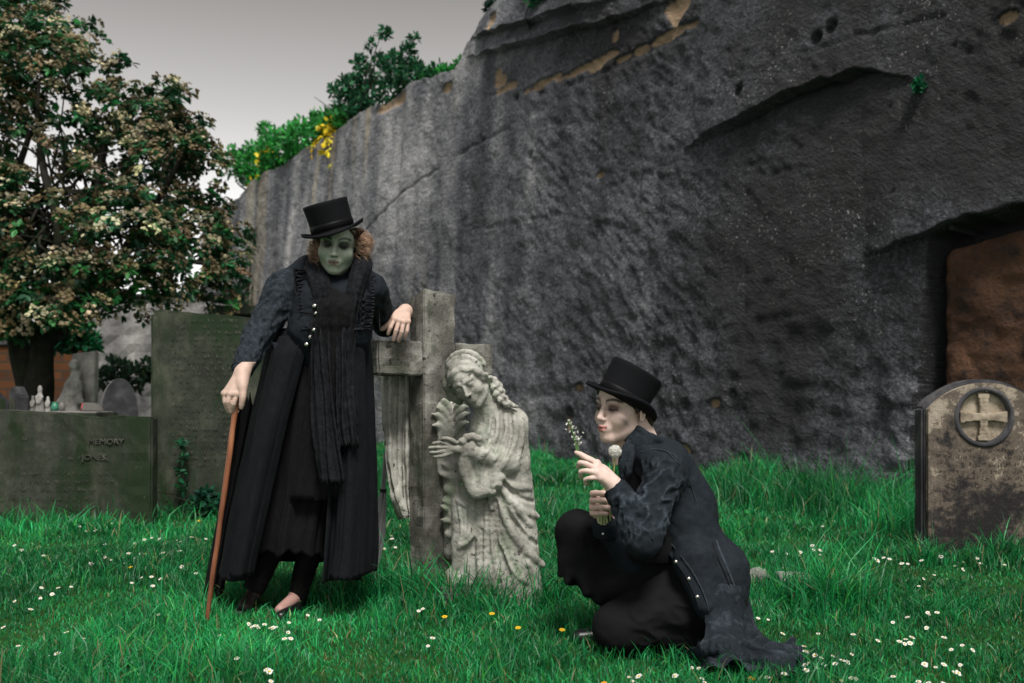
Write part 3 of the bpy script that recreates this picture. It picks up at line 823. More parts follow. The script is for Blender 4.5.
# walls far behind on the left
Y = 19.0
t = NT('orange_brick'); co = t.co(); mp = t.n('ShaderNodeMapping', {'Vector': co, 'Rotation': (math.radians(90), 0, 0)}).outputs[0]
br = t.n('ShaderNodeTexBrick', {'Vector': mp, 'Color1': (.15, .058, .020, 1), 'Color2': (.085, .032, .013, 1), 'Mortar': (.06, .04, .03, 1), 'Scale': 1.0, 'Mortar Size': .02, 'Brick Width': .52, 'Row Height': .17, 'Bias': .1}).outputs['Color']
t.bsdf(t.mix(t.math('MULTIPLY', t.noise(2.5, 5, .6, co), .7), br, (.03, .022, .018, 1)), .9, None, .1)
x0, x1 = at(-160, 0, Y)[0], at(82, 0, Y)[0]
o = empty('brick_wall', ((x0 + x1) / 2, Y, 0), 'orange block wall half hidden behind the tree trunks', 'wall')
bm = prism_bm([(x0, -.2), (x1, -.2), (x1, at(0, 346, Y)[2]), (x0, at(0, 344, Y)[2])], Y, Y + .4, .02); bm_obj('wall', bm, t.m, o)
bm = prism_bm([(x0 - .05, at(0, 345, Y)[2]), (x1 + .05, at(0, 345.8, Y)[2]), (x1 + .05, at(0, 341, Y)[2]), (x0 - .05, at(0, 340, Y)[2])], Y - .06, Y + .46, .02); bm_obj('coping', bm, M_DARKG, o)
Y = 23.0
M_BACK = m_stone('streaked_back_wall', (.035, .035, .04, 1), (.16, .155, .155, 1), (.42, .41, .39, 1), .8, None, .5, .03, True)
x0, x1 = at(52, 0, Y)[0], at(232, 0, Y)[0]
o = empty('stone_wall', ((x0 + x1) / 2, Y, 0), 'pale streaked high stone wall beyond the tree', 'wall')
bm = prism_bm([(x0, -.2), (x1, -.2), (x1, at(0, 296, Y)[2]), (x0, at(0, 300, Y)[2])], Y, Y + .6, .03); bm_obj('wall', bm, M_BACK, o, None, False, 4, .04, 3)
bm = prism_bm([(x0 - .1, at(0, 300, Y)[2] + .005), (x1 + .1, at(0, 296, Y)[2] + .005), (x1 + .1, at(0, 292, Y)[2]), (x0 - .1, at(0, 296, Y)[2])], Y - .1, Y + .7, .03); bm_obj('coping', bm, M_DARKG, o)
Y = 12.8
tt_ = empty('table_tomb', at(268, 440, Y), 'dark table tomb showing above the tall slab behind the woman', 'tomb')
bx = lambda a_, b_, c_, d_, e_, f_: prism_bm([(at(a_, 0, Y)[0], b_), (at(c_, 0, Y)[0], b_), (at(c_, 0, Y)[0], d_), (at(a_, 0, Y)[0], d_)], e_, f_, .02)
bm_obj('chest', bx(215, -.1, 259, at(0, 316, Y)[2], Y, Y + .8), M_DARKG, tt_); bm_obj('lid', bx(210, at(0, 316, Y)[2] + .002, 263, at(0, 306, Y)[2], Y - .1, Y + .9), M_SLAB, tt_)

# two pale kerb stones in the grass
for px, py, w_, h_, lb in ((757, 580, 26, 10, 'pale kerb stone in the grass nearest the denim coat'), (793, 583, 28, 11, 'pale kerb stone in the grass, farther from the denim coat')):
    Y = CAM_Z * F_PX / (py + 5 - HY); b = at(px, py + 5, Y); s_ = Y / F_PX
    vv = Vol(b - np.array([.2, .2, .06]), b + np.array([.2, .2, .15]), .008)
    vv.box(b + np.array([0, .05, .028]), (w_ / 2 * s_, .07, .03), Rm(0, 4, 12 if px > 770 else -8), .01, .016)
    v, f = vv.mesh(); v += normals(v, f) * (.012 * fbm(v * 16, 4, 3))[:, None]
    tag(mk('kerb_stone', v, f, M_PALE), lb, 'stone', 'kerb stones in the grass')
# ================================================================== leaves, tree, shrubs
LEAF_V = np.array([[0, 0, 0], [-.23, .35, .05], [.23, .35, .05], [-.2, .7, .04], [.2, .7, .04], [0, 1, -.04], [0, .5, -.03]], float)
LEAF_F = [np.array([[0, 6, 1], [0, 2, 6], [3, 6, 5], [6, 4, 5], [1, 6, 3], [2, 4, 6]])]
def leaves(pos, direc, size, cols, rng=RNG):
    """leaf meshes pointing along direc (local y), random roll"""
    n = len(pos); d = direc / (np.linalg.norm(direc, axis=1, keepdims=True) + 1e-9)
    r = rng.normal(size=(n, 3)) * .5 + np.array([0, 0, 1.0])
    x = np.cross(d, r); x /= np.linalg.norm(x, axis=1, keepdims=True) + 1e-9; z = np.cross(x, d)
    V, F = scatter(LEAF_V, LEAF_F, pos, np.stack([x, d, z], -1), size)
    return V, F, np.repeat(cols, len(LEAF_V), 0)

def tint(n, base, var=.35, rng=RNG, hue=.15):
    b = np.asarray(base[:3]); k = np.exp(rng.normal(0, var, (n, 1)))
    return np.clip(b * k * (1 + rng.normal(0, hue, (n, 3))), 0, 1)

M_LEAF = m_leaf('leaf')
M_PETAL = m_leaf('petal', trans=.2)
M_BARK = m_stone('dark_bark', (.010, .009, .008, 1), (.022, .02, .017, 1), (.05, .045, .036, 1), 9, (.02, .03, .012, 1), .55, .02)
r = np.random.default_rng(21)
# --- the blossoming tree on the left
YT = 12.0; s_ = YT / F_PX
tree = empty('tree', at(35, 395, YT) * np.array([1, 1, 0]), 'dense dark tree carrying brownish cream flower heads', 'tree')
lobes = [(95, 165, 88, 1.0), (38, 95, 78, 0), (140, 105, 45, .3), (120, 70, 44, .8), (165, 175, 58, .2), (60, 235, 80, -.4), (140, 245, 62, -.5), (195, 250, 46, .1), (0, 40, 62, .5), (-60, 140, 110, 0), (-40, 260, 90, -.3),
         (222, 285, 26, 0), (100, 300, 42, -.9), (170, 130, 34, .6), (185, 215, 44, .4), (20, 300, 50, -.6), (10, 0, 60, .8), (175, 290, 30, -.4), (30, 285, 42, -.5), (70, 308, 28, -.7), (120, 290, 40, .3), (-10, 310, 40, -.3)]
pos, out = [], []
for px, py, rp, dy in lobes:
    c = at(px, py, YT) + np.array([0, dy, 0]); R_ = rp * s_
    n = int(14 * R_ * R_ * 15)
    d = r.normal(size=(n, 3)); d /= np.linalg.norm(d, axis=1, keepdims=True)
    rad_ = R_ * (r.uniform(.5, 1, (n, 1)) ** .5) * (1 + .12 * r.normal(size=(n, 1)))
    p = c + d * rad_ * np.array([1, .9, .92])
    pos.append(p); out.append(d)
pos = np.concatenate(pos); out = np.concatenate(out)
# keep gaps where the sky shows
gap = fbm(pos * np.array([1.1, 1.1, 1.5]), 3, 77)
keep = (gap > -.52) & (pos[:, 2] > 1.32 + .15 * r.normal(size=len(pos)))
for gx_, gy_, gr in ((45, 168, 17), (78, 188, 14), (20, 150, 12), (206, 183, 12), (108, 158, 9), (150, 48, 14), (90, 70, 8), (60, 130, 7)):
    q = np.stack([pos[:, 0] / pos[:, 1] * F_PX + CX, HY - (pos[:, 2] - CAM_Z) / pos[:, 1] * F_PX], -1)
    keep &= np.hypot(q[:, 0] - gx_, q[:, 1] - gy_) > gr * (1 + .3 * r.normal(size=len(pos)))
pos, out = pos[keep], out[keep]
up = out * .7 + np.array([0, 0, .8]) + r.normal(size=out.shape) * .25; up /= np.linalg.norm(up, axis=1, keepdims=True)
n = len(pos); k = 14
a = r.uniform(0, 2 * np.pi, (n, k)); R3 = rots(n, up, rng=r)
dl = np.stack([np.cos(a), np.sin(a), r.uniform(-.55, .25, (n, k))], -1)
D = np.einsum('nij,nkj->nki', R3, dl)
cb = np.repeat(tint(n, (.024, .100, .038), .45, r), k, 0) * np.exp(r.normal(0, .2, (n * k, 1)))
Vl, Fl, Cl = leaves(np.repeat(pos, k, 0) + D.reshape(-1, 3) * .02, D.reshape(-1, 3), r.uniform(.065, .125, n * k), cb, r)
mk('crown', Vl, Fl, M_LEAF, tree, False, Cl)
fl = r.random(n) < np.clip(.62 - (1.9 - pos[:, 2]) * .25, .25, .72)
fp, fu = pos[fl] + up[fl] * .035, up[fl]; nf = len(fp); k = 24
fs = r.uniform(.8, 1.5, nf)
th = np.sqrt(r.uniform(0, 1, (nf, k))) * .105 * fs[:, None]; a = r.uniform(0, 2 * np.pi, (nf, k))
loc = np.stack([th * np.cos(a), th * np.sin(a), .05 - th * th * 4.5 + r.normal(0, .01, (nf, k))], -1)
R3 = rots(nf, fu, rng=r); W = np.einsum('nij,nkj->nki', R3, loc) + fp[:, None]
dome = np.array([[-.5, -.5, 0], [.5, -.5, 0], [.5, .5, 0], [-.5, .5, 0], [0, 0, .35]]); dF = [np.array([[0, 1, 4], [1, 2, 4], [2, 3, 4], [3, 0, 4]])]
z_ = np.repeat(fu, k, 0) + r.normal(size=(nf * k, 3)) * .5
Vb, Fb = scatter(dome, dF, W.reshape(-1, 3), rots(nf * k, z_, rng=r), r.uniform(.024, .046, nf * k))
fc = np.repeat(np.where(r.random((nf, 1)) < .35, tint(nf, (.30, .27, .17), .25, r, .05), tint(nf, (.125, .100, .050), .3, r, .06)), k, 0) * np.exp(r.normal(0, .25, (nf * k, 1)))
mk('blossom', Vb, Fb, M_PETAL, tree, False, np.repeat(np.clip(fc, 0, 1), 5, 0))
mb = MB()
def limb(P, r0, r1, n=8):
    p = cspline(np.array(P), n); p = p + .03 * np.stack([noise(p * 2 + 5), noise(p * 2 + 9), 0 * p[:, 0]], -1) * min(1, r0 * 8)
    v, f = tube(p, np.linspace(r0, r1, len(p)) * (1 + .1 * noise(p * 3)), 10); mb.add(v, f[0]).add(v, f[1])
A = lambda px, py, dy=0: at(px, py, YT) + np.array([0, dy, 0])
limb([A(36, 472), A(38, 400), A(41, 360), A(46, 330), A(62, 280, .2), A(80, 220, .3), A(90, 160, .3), A(95, 110, .4)], .20, .03)
limb([A(30, 472, .1), A(24, 400, .1), A(20, 360), A(12, 320), A(5, 260, -.2), A(15, 200, -.1), A(30, 130)], .17, .03)
limb([A(45, 332), A(80, 315, -.3), A(120, 290, -.5), A(170, 265, -.4), A(215, 265)], .09, .02)
limb([A(41, 350), A(70, 300, .5), A(120, 220, .6), A(165, 160, .4), A(172, 135, .5)], .09, .015)
limb([A(60, 285), A(70, 240, -.3), A(60, 180, -.4), A(45, 130, -.2), A(40, 80)], .07, .015)
limb([A(15, 330), A(-30, 290, .3), A(-70, 220, .2)], .08, .02)
limb([A(80, 220, .3), A(110, 180, .4), A(122, 130, .5), A(125, 80, .7)], .05, .012)
for _ in range(60):
    i = r.integers(n); p = pos[i]; c = A(70 + r.normal() * 35, 230 + r.normal() * 30)
    limb([c, (c + p) / 2 + r.normal(size=3) * .15, p], .02, .006, 5)
mb.obj('trunk', M_BARK, tree)
print('tree clusters', n, nf)

def bush(name, lobes, Y, dens, size, base, label, cat, seed, group=None, flowers=None, stems=True, zscale=1.0, gapth=-.5, place=None):
    """lobes in photograph pixels at distance Y (or placed by a function of px,py)"""
    r = np.random.default_rng(seed); P = place or (lambda px, py: at(px, py, Y))
    pos, out = [], []
    for px, py, rp in lobes:
        c = P(px, py); R_ = rp * c[1] / F_PX; n = max(25, int(dens * R_ * R_ * 150 * (.2 / size) ** 1.0))
        d = r.normal(size=(n, 3)); d /= np.linalg.norm(d, axis=1, keepdims=True)
        pos.append(c + d * R_ * r.uniform(.25, 1.05, (n, 1)) ** .6); out.append(d)
    pos = np.concatenate(pos); out = np.concatenate(out)
    k = fbm(pos * 1.7, 3, seed) > gapth; pos, out = pos[k], out[k]; n = len(pos)
    base_p = P(lobes[0][0], max(l[1] + l[2] for l in lobes))
    o = empty(name, base_p, label, cat, group)
    V, F, Cc = leaves(pos, out * .6 + r.normal(size=out.shape) * .6 + np.array([0, 0, .25]), r.uniform(.6, 1.3, n) * size, tint(n, base, .4, r), r)
    mk('foliage', V, F, M_LEAF, o, False, Cc)
    mb = MB()
    if stems:
        for px, py, rp in lobes:
            c = P(px, py); m_ = (c + base_p) / 2 + r.normal(size=3) * .1
            v, f = tube(cspline(np.array([base_p + r.normal(size=3) * .08, m_, c + np.array([0, 0, rp * c[1] / F_PX * .6])]), 6), np.linspace(.22, .05, 13) * min(.16, size) * (1 if size > .1 else .35), 5)
            mb.add(v, f[0]).add(v, f[1])
        mb.obj('stem', M_BARK, o)
    if flowers:
        cnt, col, fsz, fl_lobes = flowers; q = []
        for _ in range(cnt):
            px, py, rp = fl_lobes[r.integers(len(fl_lobes))]; c = P(px, py); d = r.normal(size=3); d /= np.linalg.norm(d); d[1] = -abs(d[1])
            q.append(c + d * rp * c[1] / F_PX * r.uniform(.7, 1.1))
        q = np.array(q); V, F = scatter(np.vstack([dome[:, [0, 1, 2]]]), dF, np.repeat(q, 5, 0) + r.normal(0, fsz * .7, (len(q) * 5, 3)), rots(len(q) * 5, r.normal(size=(len(q) * 5, 3)), rng=r), r.uniform(.7, 1.3, len(q) * 5) * fsz)
        tag(mk('flowers', V, F, M_PETAL, o, False, np.repeat(tint(len(q) * 5, col, .2, r, .08), 5, 0)), kind='stuff')
    return o

def on_top(px, py):
    """a point above the rim of the rock, at the distance where the rock stands in that direction"""
    uu, vv = wall_uv(px, py); return wall_pt(uu, vv, -.35)
bush('shrub', [(345, 105, 15), (335, 85, 12), (372, 90, 16), (395, 75, 18), (362, 60, 9), (390, 50, 8), (367, 30, 6), (356, 42, 5), (398, 35, 4), (410, 95, 18), (388, 110, 14), (420, 70, 12), (300, 97, 4), (318, 88, 5), (345, 60, 7), (350, 76, 12), (376, 62, 11), (385, 96, 15), (330, 102, 13), (358, 98, 14), (408, 78, 13)], 16, 24, .12, (.022, .10, .045), 'tall loose dark shrub on the rim of the rock', 'shrub', 31, None, None, True, 1, -.12, on_top)
bush('shrub', [(245, 165, 22), (268, 150, 22), (290, 140, 22), (315, 128, 18), (262, 172, 18), (225, 150, 8), (330, 118, 14), (248, 180, 14), (222, 168, 8), (300, 122, 10), (252, 128, 6), (326, 150, 10), (322, 164, 6)], 20, 20, .16, (.045, .26, .06), 'green shrub with yellow flowers spilling over the rock rim', 'shrub', 32, None, (340, (.72, .56, .03), .10, [(326, 150, 14), (312, 142, 16), (322, 165, 9), (330, 168, 9), (316, 178, 5), (250, 178, 9), (322, 128, 14), (258, 158, 10), (334, 138, 9)]), True, 1, -.5, on_top)
bush('ivy', [(428, 72, 10), (445, 64, 9), (412, 78, 9), (455, 58, 6), (400, 92, 8)], 15, 40, .09, (.035, .25, .05), 'low bright green growth along the rim beside the tall shrub', 'plant', 33, None, None, False, 1, -.6, on_top)
bush('plant', [(482, 26, 8), (474, 36, 6), (489, 18, 5)], 14, 50, .07, (.012, .10, .035), 'small green tuft on the upper ledge of the rock', 'plant', 34, None, None, False, 1, -.6, on_top)
bush('plant', [(545, 2, 9), (555, -4, 8), (536, -2, 6)], 13, 50, .06, (.012, .10, .035), 'green tuft hanging at the top edge of the rock above the statue', 'plant', 35, None, None, False, 1, -.6, lambda px, py: wall_pt(*wall_uv(px, py), .12))
bush('plant', [(470, 4, 4), (466, 9, 3), (474, -2, 4)], 14, 50, .08, (.01, .04, .03), 'dark sprig on the skyline of the rock', 'plant', 36, None, None, False, 1, -.6, on_top)
bush('plant', [(923, 87, 4.5), (925, 81, 2.5)], 9, 130, .045, (.012, .13, .06), 'tiny green fern growing at the end of the curved crack', 'plant', 37, None, None, False, 1, -.7, lambda px, py: wall_pt(*wall_uv(px, py), .06))
bush('shrub', [(72, 337, 14), (88, 342, 9), (58, 342, 10)], 15.5, 26, .16, (.02, .15, .06), 'bright green low bough in front of the orange block wall', 'shrub', 38, None, None, True)
bush('shrub', [(118, 372, 12), (100, 378, 10), (135, 378, 12), (150, 370, 10)], 15, 24, .12, (.05, .10, .06), 'grey green bush behind the round-topped gravestone', 'shrub', 39, None, None, True)
bush('hedge', [(-30, 250, 70), (30, 290, 60), (-80, 330, 70), (20, 360, 30), (90, 290, 30), (-30, 380, 30)], 26, 5, .34, (.010, .028, .012), 'dark hedge closing the view behind the tree', 'hedge', 40, None, None, True)
bush('bush', [(255, 250, 20), (285, 300, 16), (240, 300, 18), (225, 340, 14)], 25.5, 6, .22, (.012, .040, .016), 'dark bush at the far end of the rock behind the tree', 'bush', 41, None, None, True)
# ivy and nettles in front of the slabs
bush('nettle', [(183, 458, 3), (181, 472, 4), (182, 444, 2), (184, 488, 5)], 7.25, 25, .05, (.018, .10, .045), 'tall nettle growing against the tall mossy slab', 'plant', 42, None, None, True)
bush('nettle', [(205, 498, 7), (215, 505, 8), (200, 507, 7)], 7.2, 50, .07, (.012, .07, .035), 'leafy clump at the foot of the tall slab beside the walking stick', 'plant', 44, None, None, True)

# ================================================================== grass
def blades(P, h, wd, lean, cols, rng):
    n = len(P); a = rng.uniform(0, 2 * np.pi, n); dx, dy = np.cos(a), np.sin(a)
    b = rng.uniform(0, 2 * np.pi, n); wx, wy = np.cos(b) * wd, np.sin(b) * wd
    def ring(t_, k): 
        c = np.stack([P[:, 0] + dx * lean * h * t_ ** 2, P[:, 1] + dy * lean * h * t_ ** 2, P[:, 2] + h * t_ * (1 - .35 * lean * t_)], -1)
        w_ = np.stack([wx * k, wy * k, 0 * wx], -1); return c - w_, c + w_
    a0, b0 = ring(-.1, .8); a1, b1 = ring(.45, 1.0); a2, b2 = ring(.8, .6); c, _ = ring(1.0, 0)
    V = np.stack([a0, b0, a1, b1, a2, b2, c], 1).reshape(-1, 3); o = (np.arange(n) * 7)[:, None]
    return V, [np.concatenate([o + np.array([[0, 1, 3, 2]]), o + np.array([[2, 3, 5, 4]])]), o + np.array([[4, 5, 6]])], np.repeat(cols, 7, 0)
def grass_cols(P, rng, base=(.012, .158, .046)):
    n = len(P); k = fbm(np.c_[P[:, :2] * .8, 0 * P[:, :1]], 3, 91)[:, None]; k2 = fbm(np.c_[P[:, :2] * 5, 0 * P[:, :1]], 2, 92)[:, None]
    c = np.asarray(base) * np.exp(.55 * k + .40 * k2 + rng.normal(0, .28, (n, 1))) * (1 + rng.normal(0, .10, (n, 3)))
    pale = rng.random(n) < .05; c[pale] = np.array([.10, .22, .14]) * np.exp(rng.normal(0, .3, (pale.sum(), 1)))
    yl = rng.random(n) < .10; c[yl] = c[yl] * np.array([2.2, 1.15, .7])
    dry = rng.random(n) < .03; c[dry] = np.array([.20, .18, .09]) * np.exp(rng.normal(0, .3, (dry.sum(), 1))); return np.clip(c, 0, 1)
M_GRASS = m_leaf('grass_blade', trans=.3, rough=.45)
r = np.random.default_rng(5)
def area(n, y0, y1, px0=-40, px1=1064):
    y = np.sqrt(r.uniform(y0 ** 2, y1 ** 2, n)); x = (r.uniform(px0, px1, n) - CX) * y / F_PX
    return np.stack([x, y, gz(x, y)], -1)
def wall_dist(P): return (P[:, :2] - B0[:2]) @ WN[:2]
N1 = [(2.6, 4.4, 6800, .0019), (4.4, 6.2, 4300, .0024), (6.2, 9.5, 2000, .0034), (9.5, 16, 650, .006), (16, 30, 120, .012)]
VV, FF, CCc, nv = [], [], [], 0
def addb(P, h, wd, lean, cols):
    global nv
    V, F, c = blades(P, h, wd, lean, cols, r); VV.append(V); CCc.append(c); FF.append([f + nv for f in F]); nv += len(V)
for y0, y1, dn, wd in N1:
    n = int(dn * .5 * 1.11 * (y1 ** 2 - y0 ** 2)); P = area(n, y0, y1); P = P[wall_dist(P) > -.1]
    n = len(P); pt = fbm(np.c_[P[:, :2] * 2.2, 0 * P[:, :1]], 3, 93)
    h = np.clip(.046 + .042 * pt, .016, .14) * np.exp(r.normal(0, .3, n)) * (1 + (y0 > 6) * .35)
    addb(P, h, wd * np.exp(r.normal(0, .2, n)), r.uniform(.1, 1.0, n), grass_cols(P, r))
# long grass along the foot of the rock, round the stones and in clumps
def tuft(px, py, rad_, n, h0, base=(.012, .165, .048), wd=.0026):
    Y = CAM_Z * F_PX / (py - HY); c = at(px, py, Y)
    P = np.stack([c[0] + r.normal(0, rad_, n), c[1] + r.normal(0, rad_ * .7, n), np.zeros(n)], -1); P[:, 2] = gz(P[:, 0], P[:, 1])
    addb(P, h0 * np.exp(r.normal(0, .3, n)), wd * np.exp(r.normal(0, .2, n)), r.uniform(.15, .9, n), grass_cols(P, r, base))
n = 15000; uu = r.uniform(-1.8, 8.5, n); dd_ = np.abs(r.normal(0, .55, n)) + .05
P = B0 + uu[:, None] * WD + dd_[:, None] * WN; P[:, 2] = 0
hh = (.36 * np.exp(-dd_ / .7) + .05) * np.exp(r.normal(0, .25, n)) * (.75 + .5 * fbm(np.c_[uu * 1.5, 0 * uu, 0 * uu], 2, 94)) * np.interp(uu, [0, 2.0, 2.6, 5.5, 7], [1.0, 1.0, .40, .40, .5]) * np.clip(.75 + .9 * fbm(np.c_[uu * 2.7, dd_ * 2, 0 * uu], 2, 95), .25, 1.6)
addb(P, np.clip(hh, .04, .7), .0042 * np.exp(r.normal(0, .2, n)), r.uniform(.1, .7, n), grass_cols(P, r, (.014, .19, .053)))
for px, py, rd, n, h in [(820, 512, .25, 900, .30), (770, 505, .25, 800, .28), (870, 520, .22, 700, .28), (900, 535, .15, 450, .24), (838, 612, .09, 420, .20), (815, 608, .08, 260, .17), (860, 610, .08, 220, .15),
                         (960, 562, .22, 500, .08), (1010, 565, .16, 400, .10), (926, 566, .05, 160, .15), (1005, 563, .06, 160, .16), (40, 524, .3, 900, .12), (110, 522, .3, 900, .13), (190, 512, .25, 700, .12), (-5, 526, .2, 300, .14),
                         (400, 600, .08, 360, .17), (430, 606, .09, 420, .13), (470, 606, .10, 500, .16), (510, 604, .10, 500, .15), (545, 600, .08, 360, .17), (365, 600, .07, 300, .15), (455, 612, .15, 500, .10), (560, 590, .1, 260, .16),
                         (580, 560, .2, 500, .14), (545, 520, .25, 300, .16), (600, 640, .06, 200, .11), (640, 658, .10, 300, .07), (700, 668, .1, 200, .06), (340, 605, .09, 240, .11), (385, 480, .3, 400, .2)]:
    tuft(px, py, rd, n, h)
F4 = np.concatenate([f[0] for f in FF]); F3 = np.concatenate([f[1] for f in FF])
tag(mk('lawn_grass', np.concatenate(VV), [F4, F3], M_GRASS, None, False, np.concatenate(CCc)), kind='stuff')
print('grass verts', nv)

# ================================================================== daisies and other small flowers
def daisy_mesh(name, petal, eye, R_=.0115, hgt=.05, np_=11, seed=0):
    r_ = random.Random(seed); mb = MB(); z = hgt
    v, f = tube(np.array([[0, 0, -.01], [.003, .002, hgt * .5], [0, 0, hgt]]), .0011, 5); mb.add(v, f[0], (.05, .16, .05))
    for i in range(np_):
        a = 2 * math.pi * i / np_ + r_.uniform(-.1, .1); ca_, sa_ = math.cos(a), math.sin(a); l = R_ * r_.uniform(.85, 1.05)
        q = np.array([[.25, -.10, 0], [.25, .10, 0], [.75, .22, .10], [.75, -.22, .10], [1, 0, .06]]) * l
        q = np.stack([q[:, 0] * ca_ - q[:, 1] * sa_, q[:, 0] * sa_ + q[:, 1] * ca_, q[:, 2] + z], -1)
        mb.add(q, np.array([[0, 1, 2, 3]]), petal).add(q, np.array([[3, 2, 4]]), petal)
    aa = np.linspace(0, 2 * np.pi, 9)[:-1]
    v = np.vstack([np.stack([R_ * .36 * np.cos(aa), R_ * .36 * np.sin(aa), 0 * aa + z + .0015], -1), [[0, 0, z + .004]]])
    mb.add(v, np.array([[i, (i + 1) % 8, 8] for i in range(8)]), eye)
    g = {}
    for f in mb.F: g.setdefault(f.shape[1], []).append(f)
    o = mk(name, np.concatenate(mb.V), [np.concatenate(x) for x in g.values()], M_PETAL, None, False, np.concatenate(mb.c))
    return o
D_PX = """53,528 79,526 85,529 98,529 112,523 146,537 153,536 164,535 168,538 179,537 183,538 190,537 205,537 18,543 43,555 108,542 99,548 109,556 88,563 128,554 126,561 141,552 148,554 155,555 166,553 181,553 184,563 163,557 196,573 152,576 129,584 153,585 167,578 37,589 40,595 21,597 61,589 70,587 53,593 26,611 10,625 71,636 83,638 80,647 20,646 54,653 162,613 223,635 239,661 268,669 266,678 245,623 258,627 276,629 287,623 286,643 264,592 311,564 349,594 277,630 288,628 321,620 304,614 256,630 430,643 426,608 390,535 384,546 401,564 393,540 396,546 380,550 402,560 386,541 775,550 784,550 799,550 810,547 816,548 818,552 814,545 795,553 784,565 832,522 824,527 873,558 886,557 904,563 920,586 925,560 917,574 933,573 964,566 959,568 977,557 980,561 961,560 1004,563 939,555 754,616 766,614 776,630 819,629 894,619 853,635 927,611 937,612 912,617 929,624 871,639 899,640 909,639 906,636 942,639 953,644 965,645 962,657 921,657 926,659 936,662 945,667 946,671 941,678 930,677 919,679 894,678 874,679 839,676 838,658 839,662 837,655 825,652 820,648 814,648 817,651 812,657 819,659 807,660 814,662 806,669 789,645 802,645 846,648 769,677 782,674 852,672 858,674 697,677 647,676 628,675 678,676 637,681 702,663 697,660"""
KINDS = [daisy_mesh('daisy', (.80, .80, .78), (.60, .42, .03), s0, h0, 11, i) for i, (s0, h0) in enumerate(((.012, .055), (.010, .045), (.0135, .062)))]
def region(px, py):
    if px < 215: return ('small white daisy in the lawn before the mossy slabs', 'daisies before the slabs') if py < 575 else ('small white daisy in the near lawn beside the walking stick', 'daisies beside the walking stick')
    if px < 350: return 'small white daisy in the grass around the woman\'s shoes', 'daisies around the shoes'
    if px < 440: return ('small white daisy seen through the gap beneath the cross arm', 'daisies beneath the cross arm') if py < 570 else ('small white daisy in the grass in front of the stone cross', 'daisies in front of the cross')
    if px < 740: return 'small white daisy in front of the kneeling person\'s knee', 'daisies by the knee'
    if px < 850 and py < 600: return 'small white daisy beyond the pale kerb stones', 'daisies by the kerb stones'
    if px < 866: return 'small white daisy around the spread hem of the denim coat', 'daisies around the coat hem'
    return ('small white daisy in the lawn below the arched headstone', 'daisies below the headstone') if py < 600 else ('small white daisy in the near lawn away from the coat hem', 'daisies in the open lawn')
rd = random.Random(3); first = [True] * 3
pts = [tuple(map(float, q.split(','))) for q in D_PX.split()]
for px, py in list(pts):
    if rd.random() < .22: pts.append((px + rd.uniform(-9, 9), py + rd.uniform(-4, 4)))
for i, (px, py) in enumerate(pts):
    k = rd.randrange(3); o = KINDS[k]
    if not first[k]: o = o.copy(); C.objects.link(o)
    first[k] = False
    Yg = CAM_Z * F_PX / (py - HY); Yd = (CAM_Z - .055) * F_PX / (py - HY); p = at(px, py, Yd)
    o.location = (p[0], Yd, float(gz(p[0], Yd)))
    o.rotation_euler = (rd.uniform(.1, .75), rd.uniform(-.3, .3), rd.uniform(-.8, .8)); s0 = rd.uniform(.65, .95) * (1.25 if Yd > 5 else 1); o.scale = (s0, s0, 1)
    lb, gp = region(px, py); tag(o, lb, 'daisy', gp)
for px, py, lb in ((7, 512, 'yellow dandelion against the foot of the low mossy slab'), (200, 520, 'yellow dandelion in the grass before the tall slab'), (132, 566, 'yellow buttercup among the daisies before the mossy slabs'), (263, 575, 'yellow flower between the woman\'s feet'),
                   (492, 612, 'yellow flower in the grass at the foot of the statue'), (445, 615, 'yellow flower in the grass in front of the stone cross'), (518, 626, 'yellow flower near the statue, closest to the camera'), (562, 628, 'yellow flower beside the kneeling person\'s boot'),
                   (604, 681, 'orange flower in front of the kneeling person\'s knee'), (750, 676, 'orange flower under the spread coat hem')):
    Yd = (CAM_Z - .06) * F_PX / (py - HY); p = at(px, py, Yd)
    o = daisy_mesh('dandelion' if 'dandelion' in lb else 'flower', (.75, .48, .02) if 'yellow' in lb else (.7, .30, .03), (.6, .35, .02), .012 if Yd < 5 else .018, .06, 14, int(px)); o.location = (p[0], Yd, 0); o.rotation_euler = (.3, 0, 0)
    tag(o, lb, 'flower')
b = at(952, 541, 5.75); o = daisy_mesh('dandelion', (.8, .62, .02), (.7, .5, .02), .024, .22, 18, 9); o.location = (at(948, 0, 5.75)[0], 5.75, at(0, 509, 5.75)[2] - .22); o.rotation_euler = (.1, 0, 0)
tag(o, 'tall yellow dandelion in front of the arched headstone', 'flower')
